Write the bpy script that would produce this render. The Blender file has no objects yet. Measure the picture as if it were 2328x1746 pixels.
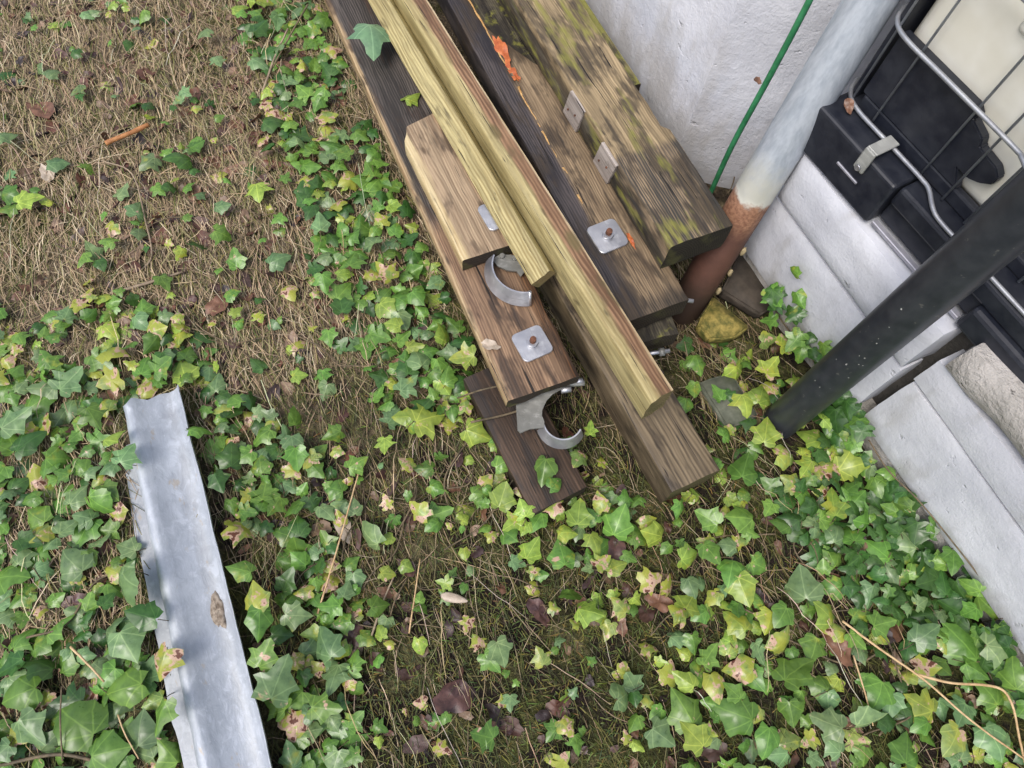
import bpy, bmesh, math, random
from mathutils import Vector, Matrix, noise, Euler

rnd = random.Random(11)
sc = bpy.context.scene
COL = sc.collection
R = math.radians

# ------------------------------------------------------------------ camera
# world: z up, y away from the photographer, metres; the phone is 1.4 m above the ground, tilted 66 deg down
F, CX, CY, H = 1700.0, 1164.0, 873.0, 1.4
_n = Vector((-134, 727, 1700)).normalized()
_fz = -_n.z; FWD = Vector((0, math.sqrt(1 - _fz * _fz), _fz))
_rz = -_n.x; _ry = -(_rz * _fz) / FWD.y
RIGHT = Vector((math.sqrt(1 - _rz * _rz - _ry * _ry), _ry, _rz))
DOWN = FWD.cross(RIGHT)
CAM = Vector((0, 0, H))
cam = bpy.data.cameras.new('camera'); cam_o = bpy.data.objects.new('camera', cam); COL.objects.link(cam_o)
cam.sensor_width = 36; cam.lens = F / 2328 * 36; cam.clip_start = 0.02; cam.clip_end = 300
m = Matrix((RIGHT, -DOWN, -FWD)).transposed().to_4x4(); m.translation = CAM
cam_o.matrix_world = m
sc.camera = cam_o

# ------------------------------------------------------------------ sky, sun, exposure
w = bpy.data.worlds.new('World'); sc.world = w; w.use_nodes = True
wn = w.node_tree
sky = wn.nodes.new('ShaderNodeTexSky'); sky.sky_type = 'NISHITA'; sky.sun_disc = False
SUN_EL, SUN_AZ = R(58), R(215)
sky.sun_elevation = SUN_EL; sky.sun_rotation = SUN_AZ
sky.air_density = 1.0; sky.dust_density = 4.0; sky.ozone_density = 1.0
wn.links.new(sky.outputs[0], wn.nodes['Background'].inputs[0])
wn.nodes['Background'].inputs[1].default_value = 0.13
sun = bpy.data.lights.new('sun', 'SUN'); sun.energy = 1.3; sun.angle = R(25); sun.color = (1, 0.98, 0.95)
sun_o = bpy.data.objects.new('sun', sun); COL.objects.link(sun_o)
_sd = Vector((math.sin(SUN_AZ) * math.cos(SUN_EL), math.cos(SUN_AZ) * math.cos(SUN_EL), math.sin(SUN_EL)))
sun_o.rotation_euler = _sd.to_track_quat('Z', 'Y').to_euler()
sun_o.location = (-2, -2, 5)
sc.view_settings.view_transform = 'Standard'; sc.view_settings.look = 'None'
sc.view_settings.exposure = 0.6; sc.view_settings.gamma = 1.0
sc.view_settings.use_curve_mapping = False
sc.cycles.max_bounces = 4; sc.cycles.diffuse_bounces = 2; sc.cycles.glossy_bounces = 2
sc.cycles.transmission_bounces = 2; sc.cycles.transparent_max_bounces = 2; sc.cycles.caustics_reflective = False

# ------------------------------------------------------------------ helpers
ANG = R(-54.5)                                   # the house wall and the timber pile run this way
EU = Vector((math.cos(ANG), math.sin(ANG), 0)); EV = Vector((-math.sin(ANG), math.cos(ANG), 0))
def UV(u, v, z=0.0): return EU * u + EV * v + Vector((0, 0, z))
def at(x, y, z=0.0):                             # where a sight line meets the level z
    d = RIGHT * ((x - CX) / F) + DOWN * ((y - CY) / F) + FWD
    return CAM + d * ((z - H) / d.z)
def tag(o, label=None, cat=None, group=None, kind=None):
    if label: o['label'] = label
    if cat: o['category'] = cat
    if group: o['group'] = group
    if kind: o['kind'] = kind
    return o
def link(name, me, parent=None, mats=(), smooth=False):
    o = bpy.data.objects.new(name, me); COL.objects.link(o)
    if me is not None:
        for mm in mats: me.materials.append(mm)
        if smooth:
            for p in me.polygons: p.use_smooth = True
    if parent is not None: o.parent = parent
    return o
def bm_obj(name, bm, mats, parent=None, smooth=False):
    me = bpy.data.meshes.new(name); bm.normal_update(); bm.to_mesh(me); bm.free()
    return link(name, me, parent, mats, smooth)
def empty(name, loc, rz=0.0):
    o = link(name, None); o.location = loc; o.rotation_euler = (0, 0, rz); o.empty_display_size = .05
    return o
def fbm(x, y, z=0.0, s=1.0, o=4):
    return noise.fractal(Vector((x * s, y * s, z * s)), 0.9, 2.0, o)
def hgt(x, y):                                   # the lie of the ground
    h = 0.016 * fbm(x, y, 3.1, 2.2, 3) + 0.007 * fbm(x, y, 8.2, 9.0, 3)
    d = math.hypot(x - .34, y - .86)
    return h - 0.05 * math.exp(-(d / .13) ** 2)

# ---- node helpers
class NT:
    def __init__(s, name):
        s.m = bpy.data.materials.new(name); s.m.use_nodes = True
        s.t = s.m.node_tree; s.b = s.t.nodes['Principled BSDF']; s.x = -200
    def new(s, t, **kw):
        n = s.t.nodes.new(t); s.x -= 40; n.location = (s.x, 0)
        for k, v in kw.items(): setattr(n, k, v)
        return n
    def put(s, sock, v):
        if isinstance(v, bpy.types.NodeSocket): s.t.links.new(v, sock)
        elif v is not None: sock.default_value = v
    def math(s, op, a, b=None, c=None, clamp=False):
        n = s.new('ShaderNodeMath', operation=op, use_clamp=clamp)
        s.put(n.inputs[0], a)
        if b is not None: s.put(n.inputs[1], b)
        if c is not None: s.put(n.inputs[2], c)
        return n.outputs[0]
    def mix(s, f, a, b, mode='MIX'):
        n = s.new('ShaderNodeMix', data_type='RGBA', blend_type=mode)
        s.put(n.inputs[0], f); s.put(n.inputs[6], c4(a)); s.put(n.inputs[7], c4(b))
        return n.outputs[2]
    def coord(s, k='Object'): return s.new('ShaderNodeTexCoord').outputs[k]
    def mapv(s, v, scale=(1, 1, 1), loc=(0, 0, 0), rot=(0, 0, 0)):
        n = s.new('ShaderNodeMapping'); s.put(n.inputs[0], v)
        n.inputs['Scale'].default_value = scale; n.inputs['Location'].default_value = loc; n.inputs['Rotation'].default_value = rot
        return n.outputs[0]
    def noise(s, v, scale, detail=4, rough=.55, dist=0.0, col=False):
        n = s.new('ShaderNodeTexNoise'); s.put(n.inputs['Vector'], v)
        n.inputs['Scale'].default_value = scale; n.inputs['Detail'].default_value = min(detail, 3.5)
        n.inputs['Roughness'].default_value = rough; n.inputs['Distortion'].default_value = dist
        return n.outputs['Color' if col else 'Fac']
    def step(s, v, lo, hi, a=0.0, b=1.0):
        n = s.new('ShaderNodeMapRange', interpolation_type='SMOOTHSTEP')
        s.put(n.inputs[0], v)
        for i, k in enumerate((lo, hi, a, b)): n.inputs[i + 1].default_value = k
        return n.outputs[0]
    def sep(s, v):
        n = s.new('ShaderNodeSeparateXYZ'); s.put(n.inputs[0], v); return n.outputs
    def bump(s, h, strength=.4, dist=.002, nrm=None):
        n = s.new('ShaderNodeBump'); s.put(n.inputs['Height'], h)
        n.inputs['Strength'].default_value = strength; n.inputs['Distance'].default_value = dist
        if nrm is not None: s.put(n.inputs['Normal'], nrm)
        s.put(s.b.inputs['Normal'], n.outputs[0]); return n.outputs[0]
    def out(s, col=None, rough=None, metal=None, spec=None):
        if col is not None: s.put(s.b.inputs['Base Color'], c4(col))
        if rough is not None: s.put(s.b.inputs['Roughness'], rough)
        if metal is not None: s.put(s.b.inputs['Metallic'], metal)
        if spec is not None: s.put(s.b.inputs['Specular IOR Level'], spec)
        return s.m
def c4(c):
    if isinstance(c, (tuple, list)) and len(c) == 3: return (*c, 1)
    return c

# ---- mesh helpers
def box(bm, x0, x1, y0, y1, z0, z1, bev=0.0, seg=2, mat=0):
    mtx = Matrix.Translation(((x0 + x1) / 2, (y0 + y1) / 2, (z0 + z1) / 2)) @ Matrix.Diagonal((x1 - x0, y1 - y0, z1 - z0, 1))
    r = bmesh.ops.create_cube(bm, size=1, matrix=mtx)
    es = list({e for v in r['verts'] for e in v.link_edges})
    if bev: bmesh.ops.bevel(bm, geom=es, offset=bev, segments=seg, profile=.5, affect='EDGES')
    for f in bm.faces:
        if mat and f.material_index == 0: f.material_index = mat
def tube(bm, pts, r, n=8, cap=True, r1=None):
    pts = [Vector(p) for p in pts]; rings = []
    up = Vector((0, 0, 1)); N = len(pts)
    prev = None
    for i, p in enumerate(pts):
        t = (pts[min(i + 1, N - 1)] - pts[max(i - 1, 0)]).normalized()
        if prev is None:
            a = t.cross(up if abs(t.z) < .9 else Vector((1, 0, 0))).normalized()
        else:
            a = (prev - t * prev.dot(t)).normalized()
        prev = a; b = t.cross(a)
        rr = r if r1 is None else r + (r1 - r) * i / (N - 1)
        rings.append([bm.verts.new(p + (a * math.cos(k * 2 * math.pi / n) + b * math.sin(k * 2 * math.pi / n)) * rr) for k in range(n)])
    for i in range(N - 1):
        for k in range(n):
            f = bm.faces.new((rings[i][k], rings[i][(k + 1) % n], rings[i + 1][(k + 1) % n], rings[i + 1][k])); f.smooth = True
    if cap:
        bm.faces.new(rings[0][::-1]); bm.faces.new(rings[-1])
    return rings
def smooth_path(pts, n=6):
    pts = [Vector(p) for p in pts]; out = []
    P = [pts[0] * 2 - pts[1]] + pts + [pts[-1] * 2 - pts[-2]]
    for i in range(1, len(P) - 2):
        for k in range(n):
            t = k / n; a, b, c, d = P[i - 1], P[i], P[i + 1], P[i + 2]
            out.append(.5 * ((2 * b) + (-a + c) * t + (2 * a - 5 * b + 4 * c - d) * t * t + (-a + 3 * b - 3 * c + d) * t ** 3))
    out.append(pts[-1]); return out

# ------------------------------------------------------------------ materials
def m_ground():
    t = NT('damp_ground'); g = t.coord('Object')
    big = t.noise(g, 2.3, 5, .6, .4); mid = t.noise(g, 11, 5, .65); fine = t.step(t.noise(g, 120, 4, .75), .25, .75)
    soil = t.mix(fine, (.008, .005, .004), (.040, .025, .017))
    straw = t.mix(fine, (.16, .115, .07), (.50, .385, .25))
    moss = t.mix(fine, (.020, .023, .005), (.13, .14, .03))
    c = t.mix(t.step(mid, .42, .62), soil, moss)
    x, y, z = t.sep(g)
    dry = t.math('ADD', t.math('MULTIPLY', x, -.35), t.math('MULTIPLY', y, .30))
    dry = t.math('ADD', dry, t.math('MULTIPLY', t.math('SUBTRACT', mid, .5), 1.4))
    c = t.mix(t.step(dry, .0, .55), c, t.mix(t.step(big, .42, .58), straw, t.mix(t.step(mid, .4, .6), straw, t.mix(fine, (.05, .052, .014), (.19, .18, .06)))))
    t.bump(t.math('ADD', fine, mid), .9, .012)
    return t.out(c, .85, spec=.3)

def m_wood(name, light, dark, black=(.02, .017, .016), stain=.3, moss=0.0, zones=(), ring=1.0, rough=.62, seed=0.0, grain=1.0, mossmap=None, knots=()):
    """light/dark grain colours; stain = share of black weathering; zones = (axis, lo, hi, colourA, colourB) growing where the local axis passes lo..hi"""
    t = NT(name); o = t.coord('Object')
    o = t.mapv(o, loc=(seed, seed * .37, seed * .71))
    so = t.coord('Object')
    wob = t.noise(t.mapv(o, (1.2, 5, 5)), 3.0, 3, .5, 0.0, True)
    wobv = t.new('ShaderNodeVectorMath', operation='MULTIPLY_ADD')
    t.put(wobv.inputs[0], wob); wobv.inputs[1].default_value = (0, .02, .02); t.put(wobv.inputs[2], o)
    ow = wobv.outputs[0]
    g1 = t.noise(t.mapv(ow, (1.6, 60, 60)), 1.6, 6, .62, .3)
    g2 = t.noise(t.mapv(ow, (5, 125, 125)), 1.0, 4, .6)
    wv = t.new('ShaderNodeTexWave', wave_type='BANDS', bands_direction='Y'); t.put(wv.inputs[0], t.mapv(ow, (.25, 1, .55)))
    wv.inputs['Scale'].default_value = 58 * ring; wv.inputs['Distortion'].default_value = 4.5; wv.inputs['Detail'].default_value = 2
    wv.inputs['Detail Scale'].default_value = 1.1
    band = t.math('MULTIPLY', wv.outputs['Fac'], t.step(t.noise(t.mapv(o, (3, 22, 22)), 1.0, 3), .3, .7, .08 * grain, .30 * grain))
    lg = t.noise(t.mapv(o, (2.2, 11, 11), (5, 3, 8)), 1.5, 5, .65, .4)
    gr = t.math('ADD', t.math('ADD', t.math('MULTIPLY', g1, .55), band), t.math('MULTIPLY', t.math('SUBTRACT', lg, .5), .75))
    gr = t.math('ADD', gr, .10)
    c = t.mix(t.step(gr, .20, .72), dark, light)
    c = t.mix(t.math('MULTIPLY', t.step(g2, .60, .42), .38), c, tuple(k * .35 for k in dark))
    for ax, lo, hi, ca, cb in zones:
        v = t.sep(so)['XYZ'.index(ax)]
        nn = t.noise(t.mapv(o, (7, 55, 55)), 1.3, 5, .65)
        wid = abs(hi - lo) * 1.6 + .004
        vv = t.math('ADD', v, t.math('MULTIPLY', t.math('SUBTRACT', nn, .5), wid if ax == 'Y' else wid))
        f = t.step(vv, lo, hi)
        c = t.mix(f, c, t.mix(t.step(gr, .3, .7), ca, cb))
    for kx, ky, kr in knots:                          # dark knots drawn out along the grain
        px, py, pz = t.sep(so)
        ex = t.math('MULTIPLY', t.math('SUBTRACT', px, kx), .42); ey = t.math('SUBTRACT', py, ky)
        dd = t.math('SQRT', t.math('ADD', t.math('MULTIPLY', ex, ex), t.math('MULTIPLY', ey, ey)))
        dd = t.math('ADD', dd, t.math('MULTIPLY', t.math('SUBTRACT', g2, .5), kr * .5))
        c = t.mix(t.math('MULTIPLY', t.step(dd, kr * 1.5, kr * .6), .85), c, tuple(k * .45 for k in dark))
    st = t.noise(t.mapv(o, (5, 16, 16)), 1.5, 6, .68, .2)
    c = t.mix(t.math('MULTIPLY', t.step(st, .655 - .36 * stain - .05, .655 - .36 * stain + .09), .80), c, t.mix(t.step(g2, .3, .75), black, tuple(k * .55 for k in dark)))
    crack = t.noise(t.mapv(ow, (2.2, 150, 150)), 1.2, 3, .5)
    ck = t.step(crack, .645, .69)
    c = t.mix(ck, c, (.012, .009, .007))
    if moss:
        ms = t.noise(t.mapv(o, mossmap), 1, 5, .7) if mossmap else t.noise(o, 26, 5, .7)
        c = t.mix(t.math('MULTIPLY', t.step(ms, .66 - .36 * moss - .06, .66 - .36 * moss + .10), .8), c, t.mix(g2, (.10, .10, .02), (.34, .33, .07)))
    h = t.math('SUBTRACT', t.math('ADD', gr, t.math('MULTIPLY', g2, .5)), t.math('MULTIPLY', ck, 1.5))
    t.bump(h, .42, .002)
    ro = t.math('ADD', t.math('MULTIPLY', st, -.25), rough + .12)
    return t.out(c, ro, spec=.4)

def m_end(name, a, b):
    t = NT(name); o = t.coord('Object')
    n1 = t.noise(o, 160, 5, .7); n2 = t.noise(o, 22, 4, .6)
    wv = t.new('ShaderNodeTexWave', wave_type='RINGS', rings_direction='X'); t.put(wv.inputs[0], t.mapv(o, (1, 1, 1), (0, .03, .09)))
    wv.inputs['Scale'].default_value = 70; wv.inputs['Distortion'].default_value = 2.5; wv.inputs['Detail'].default_value = 2
    c = t.mix(t.math('ADD', t.math('MULTIPLY', n1, .6), t.math('MULTIPLY', wv.outputs['Fac'], .35)), a, b)
    c = t.mix(t.math('MULTIPLY', t.step(n2, .5, .68), .55), c, (.10, .10, .035))
    t.bump(n1, .8, .002)
    return t.out(c, .8, spec=.3)

def m_galv(name, base, dark, pale, rough=.42, metal=.75, dirt=0.25, axis='X'):
    t = NT(name); o = t.coord('Object')
    n1 = t.noise(o, 55, 5, .65); n2 = t.noise(o, 260, 3, .6); n3 = t.noise(o, 14, 4, .6)
    sc_ = (6, 70, 70) if axis == 'X' else (70, 70, 6)
    st = t.noise(t.mapv(o, sc_), 1.4, 5, .7)
    c = t.mix(t.step(n3, .3, .7), dark, base)
    c = t.mix(t.math('MULTIPLY', t.step(t.math('ADD', t.math('MULTIPLY', n1, .5), t.math('MULTIPLY', st, .5)), .50, .66), .8), c, pale)
    c = t.mix(t.math('MULTIPLY', t.step(st, .56, .72), .5), c, tuple(k * .6 for k in dark))
    d = t.noise(t.mapv(o, (9, 14, 14), (3, 1, 4)), 1.6, 5, .7)
    c = t.mix(t.math('MULTIPLY', t.step(d, .80 - dirt * .5, .92 - dirt * .5), .75), c, (.28, .23, .17))
    t.bump(t.math('ADD', n1, t.math('MULTIPLY', n2, .4)), .25, .0015)
    return t.out(c, t.math('ADD', t.math('MULTIPLY', n1, .25), rough - .1), t.math('MULTIPLY', t.step(d, .9 - dirt * .5, .75 - dirt * .5), metal))

def m_plaster(name, a, b, grime=(.20, .17, .13), bumpd=.006, grime_z=None, mossy=0.0, sc1=60):
    t = NT(name); o = t.coord('Object')
    n1 = t.noise(o, sc1, 6, .62, .2); n2 = t.noise(o, 5, 5, .65); n3 = t.noise(o, 240, 3, .6)
    pit = t.noise(t.mapv(o, (1, 1, 1), (4, 2, 9)), 38, 3, .5)
    c = t.mix(t.step(n2, .35, .68), a, b)
    c = t.mix(t.math('MULTIPLY', t.step(pit, .68, .76), .35), c, tuple(k * .45 for k in a))
    gv = t.noise(t.mapv(o, (7, 7, 2.5), (1, 6, 3)), 1.5, 6, .7)
    if grime_z is not None:
        gv = t.math('ADD', gv, t.step(t.sep(o)[2], grime_z[0], grime_z[1], .28, 0))
    c = t.mix(t.math('MULTIPLY', t.step(gv, .54, .80), .62), c, grime)
    if mossy:
        ms = t.noise(o, 12, 5, .7)
        c = t.mix(t.math('MULTIPLY', t.step(ms, 1 - mossy, 1.12 - mossy), .7), c, (.16, .16, .03))
    t.bump(t.math('ADD', t.math('ADD', n1, t.math('MULTIPLY', n3, .25)), t.math('MULTIPLY', t.step(pit, .66, .76), -.8)), .7, bumpd)
    return t.out(c, .82, spec=.3)

def m_plain(name, a, b, rough=.5, scale=40, metal=0.0, bumpd=.0008, speck=None, sth=.755):
    t = NT(name); o = t.coord('Object')
    n1 = t.noise(o, scale, 5, .65); n2 = t.noise(o, scale * 6, 3, .6)
    c = t.mix(t.step(n1, .3, .72), a, b)
    if speck:
        sp = t.noise(t.mapv(o, (1, 1, 1), (2, 7, 5)), 75, 3, .6); 
        c = t.mix(t.step(sp, sth, sth + .035), c, speck)
    t.bump(t.math('ADD', n1, t.math('MULTIPLY', n2, .4)), .35, bumpd)
    return t.out(c, t.math('ADD', t.math('MULTIPLY', n1, .3), rough - .15), metal)

def m_leaf():
    t = NT('ivy_leaf'); o = t.coord('Object')
    oi = t.new('ShaderNodeObjectInfo')
    x, y, z = t.sep(o)
    ns = t.math('MULTIPLY', t.math('SUBTRACT', t.noise(o, 3.0, 2), .5), .06)
    best = None
    for a in (90, 47, 133, 8, 172):
        ca, sa = math.cos(R(a)), math.sin(R(a))
        al = t.math('ADD', t.math('MULTIPLY', x, ca), t.math('MULTIPLY', y, sa))
        pe = t.math('ABSOLUTE', t.math('ADD', t.math('SUBTRACT', t.math('MULTIPLY', x, sa), t.math('MULTIPLY', y, ca)), ns))
        pe = t.math('ADD', pe, t.math('MULTIPLY', t.math('LESS_THAN', al, 0), 1))
        best = pe if best is None else t.math('MINIMUM', best, pe)
    off = t.new('ShaderNodeVectorMath', operation='SCALE'); off.inputs[0].default_value = (37, 91, 53); t.put(off.inputs['Scale'], oi.outputs['Random'])
    add = t.new('ShaderNodeVectorMath', operation='ADD'); t.put(add.inputs[0], o); t.put(add.inputs[1], off.outputs[0])
    p = add.outputs[0]
    n1 = t.noise(p, 4.5, 4, .6); n2 = t.noise(p, 1.6, 3, .6); n3 = t.noise(p, 22, 3, .6)
    base = oi.outputs['Color']
    c = t.mix(t.step(n1, .3, .72), t.mix(1.0, base, (.62, .66, .7), 'MULTIPLY'), base)
    vein = t.step(best, .004, .022, 1, 0)
    c = t.mix(t.math('MULTIPLY', vein, .42), c, t.mix(1.0, base, (2.0, 1.75, 1.9), 'MULTIPLY'))
    # yellowing and pinkish-brown spots, as much of them as this leaf has
    al = oi.outputs['Alpha']
    n2b = t.math('ADD', n2, t.math('MULTIPLY', t.math('SUBTRACT', al, .5), .55))
    c = t.mix(t.math('MULTIPLY', t.step(n2b, .56, .76), .65), c, (.44, .44, .05))
    sp = t.math('ADD', t.noise(p, 2.6, 3, .55), t.math('MULTIPLY', t.math('SUBTRACT', al, .5), .36))
    c = t.mix(t.step(sp, .66, .72), c, t.mix(n3, (.52, .30, .17), (.62, .46, .38)))
    c = t.mix(t.step(sp, .77, .80), c, (.14, .05, .03))
    t.out(c, t.math('ADD', t.math('MULTIPLY', n1, .40), .14), spec=.55)
    # thin blade: some light comes through
    tr = t.new('ShaderNodeBsdfTranslucent'); t.put(tr.inputs[0], t.mix(1.0, c, (1.1, 1.15, .45), 'MULTIPLY'))
    mx = t.new('ShaderNodeMixShader'); mx.inputs[0].default_value = .22
    t.t.links.new(t.b.outputs[0], mx.inputs[1]); t.t.links.new(tr.outputs[0], mx.inputs[2])
    t.t.links.new(mx.outputs[0], t.t.nodes['Material Output'].inputs[0])
    return t.m

def m_attr(name, rough=.7, spec=.35, var=.35):
    t = NT(name); a = t.new('ShaderNodeAttribute', attribute_name='col')
    n = t.noise(t.coord('Object'), 130, 4, .65)
    c = t.mix(t.math('MULTIPLY', t.step(n, .35, .7), var), a.outputs['Color'], t.mix(1.0, a.outputs['Color'], (.4, .38, .38), 'MULTIPLY'))
    return t.out(c, rough, spec=spec)

M = {}
M['ground'] = m_ground()
M['leaf'] = m_leaf()
M['straw'] = m_attr('straw', .6, .35, .3)
M['litter'] = m_attr('leaf_litter', .5, .5, .6)
M['stem'] = m_plain('ivy_stem', (.07, .055, .03), (.19, .14, .08), .7, 60)
M['galv'] = m_galv('zinc_plate', (.62, .63, .66), (.42, .43, .47), (.72, .73, .75), .38, .8, .05)
M['galv_dull'] = m_galv('dull_zinc', (.34, .34, .31), (.22, .22, .2), (.46, .46, .43), .5, .5, .2)
M['rust'] = m_plain('rusty_steel', (.06, .025, .015), (.22, .085, .04), .7, 90)
M['end_dark'] = m_end('end_grain_dark', (.012, .010, .008), (.075, .058, .042))
M['end_black'] = m_end('end_grain_black', (.008, .007, .006), (.05, .042, .03))
M['end_moss'] = m_end('end_grain_mossy', (.03, .026, .014), (.20, .17, .075))
M['end_pale'] = m_end('end_grain_pale', (.10, .075, .03), (.33, .26, .13))

# ------------------------------------------------------------------ ground
def build_ground():
    xs = [-40, -12, -5] + [-2.2 + i * .03 for i in range(148)] + [2.6, 5, 12, 40]
    ys = [-40, -12, -4] + [-1.0 + i * .03 for i in range(150)] + [4.0, 7, 14, 40]
    vs = [(x, y, hgt(x, y)) for y in ys for x in xs]
    W = len(xs)
    fs = [(j * W + i, j * W + i + 1, (j + 1) * W + i + 1, (j + 1) * W + i) for j in range(len(ys) - 1) for i in range(W - 1)]
    me = bpy.data.meshes.new('ground'); me.from_pydata(vs, [], fs)
    return tag(link('ground', me, None, [M['ground']], True), kind='structure')
build_ground()

# ------------------------------------------------------------------ house wall and the low block wall
def rough_block(name, u0, u1, v0, v1, z0, z1, mats, parent, amp=.004, bev=.008, res=.022, seed=0, freq=18):
    bm = bmesh.new()
    nx = max(2, min(60, int((u1 - u0) / res))); nz = max(2, int((z1 - z0) / res)); ny = 4
    bmesh.ops.create_cube(bm, size=1)
    for ax, n in ((0, nx), (1, ny), (2, nz)):
        es = [e for e in bm.edges if abs(abs((e.verts[1].co - e.verts[0].co).normalized()[ax]) - 1) < .01]
        bmesh.ops.subdivide_edges(bm, edges=es, cuts=n - 1, use_grid_fill=True)
    dx, dy, dz = u1 - u0, v1 - v0, z1 - z0
    for vt in bm.verts:
        p = Vector(((vt.co.x + .5) * dx, (vt.co.y + .5) * dy, (vt.co.z + .5) * dz))
        q = Vector(p)                                   # rounded arris
        for ax, L in ((0, dx), (1, dy), (2, dz)):
            pass
        on = [(p.x < 1e-6, p.x > dx - 1e-6), (p.y < 1e-6, p.y > dy - 1e-6), (p.z < 1e-6, p.z > dz - 1e-6)]
        cnt = sum(1 for a in on if a[0] or a[1])
        if cnt >= 2:
            for ax in range(3):
                if on[ax][0]: q[ax] += bev * .45
                if on[ax][1]: q[ax] -= bev * .45
        nv = noise.noise_vector(Vector((p.x + seed, p.y, p.z)) * freq)
        nv2 = noise.noise_vector(Vector((p.x + seed, p.y, p.z)) * freq * .25)
        q += nv * amp * .6 + nv2 * amp
        vt.co = Vector((u0, v0, z0)) + q
    o = bm_obj(name, bm, mats, parent, True)
    o.data.set_sharp_from_angle(angle=R(50))
    return o

M['render'] = m_plaster('rough_white_render', (.55, .565, .62), (.69, .705, .76), (.44, .425, .41), .003, (.0, .5))
M['block_white'] = m_plaster('white_painted_block', (.51, .525, .575), (.64, .655, .70), (.33, .325, .31), .0022, (.02, .18))
M['block_grey'] = m_plaster('bare_grey_block', (.30, .285, .26), (.46, .44, .42), (.17, .15, .11), .012, None, .18, 45)
M['joint'] = m_plaster('dark_mortar', (.05, .047, .042), (.11, .10, .09), (.03, .03, .025), .006)

hw = empty('house_wall', UV(-1.6, .929), ANG)
tag(hw, 'white rough rendered house wall rising behind the timber pile', 'wall')
WV = .929
def wall_sheet(name, p0, p1, z0, z1, parent, thick=.25):
    a = Vector(p0); b = Vector(p1); d = (b - a); L = d.length; d.normalize(); nrm = Vector((d.y, -d.x))
    bm = bmesh.new(); nx = max(2, int(L / .03)); nz = int((z1 - z0) / .03)
    if nx > 90: nx = 90
    g = []
    for j in range(nz + 1):
        row = []
        for i in range(nx + 1):
            s = L * i / nx; z = z0 + (z1 - z0) * j / nz
            off = .006 * fbm(s, z, 2.0, 6, 4) + .003 * fbm(s, z, 7, 30, 2)
            if i in (0, nx): off = 0
            p = a + d * s + nrm * off
            row.append(bm.verts.new((p.x, p.y, z)))
        g.append(row)
    for j in range(nz):
        for i in range(nx):
            bm.faces.new((g[j][i], g[j][i + 1], g[j + 1][i + 1], g[j + 1][i]))
    return bm_obj(name, bm, [M['render']], parent, True)
# coordinates relative to the wall's empty: x along EU, y along EV
CU = -.831 + 1.6
wall_sheet('wall_face', (-3.4, 0), (CU, 0), -.15, 2.6, hw)
wall_sheet('corner_face', (CU, 0), (CU + .33, .33), -.15, 2.6, hw)
wall_sheet('return_face', (CU + .33, .33), (CU + .33, 2.2), -.15, 2.6, hw)

bw = empty('block_wall', UV(-.2, WV), ANG)
tag(bw, 'low white painted concrete block wall under the water tank, with ivy at its foot', 'block wall')
def blk(name, u0, u1, v0, v1, z0, z1, mat, **k):
    return rough_block(name, u0 + .2, u1 + .2, v0 - WV, v1 - WV, z0, z1, [M[mat]], bw, **k)
blk('block', -.575, -.146, .931, 1.3, .062, .249, 'block_white', seed=1, amp=.0025)
blk('block', -.555, -.146, .920, 1.3, .253, .388, 'block_white', seed=2, amp=.003, bev=.016)
blk('block', -.128, .62, .934, 1.3, .062, .249, 'block_white', seed=3, amp=.003)
blk('block', -.130, .62, .930, 1.3, .253, .338, 'block_white', seed=4, amp=.0025)
blk('block', -.118, .34, .917, 1.3, .343, .424, 'block_grey', seed=5, amp=.008, bev=.02)
blk('block', .352, .95, .917, 1.3, .343, .424, 'block_grey', seed=6, amp=.008, bev=.02)
blk('block', .63, 1.6, .934, 1.3, .062, .338, 'block_white', seed=7, amp=.006)
blk('footing', -.60, 1.6, .946, 1.3, -.15, .064, 'block_grey', seed=8, amp=.006)
blk('core', -.545, 1.6, .985, 2.1, .05, .386, 'joint', seed=9, amp=.002)

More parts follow.
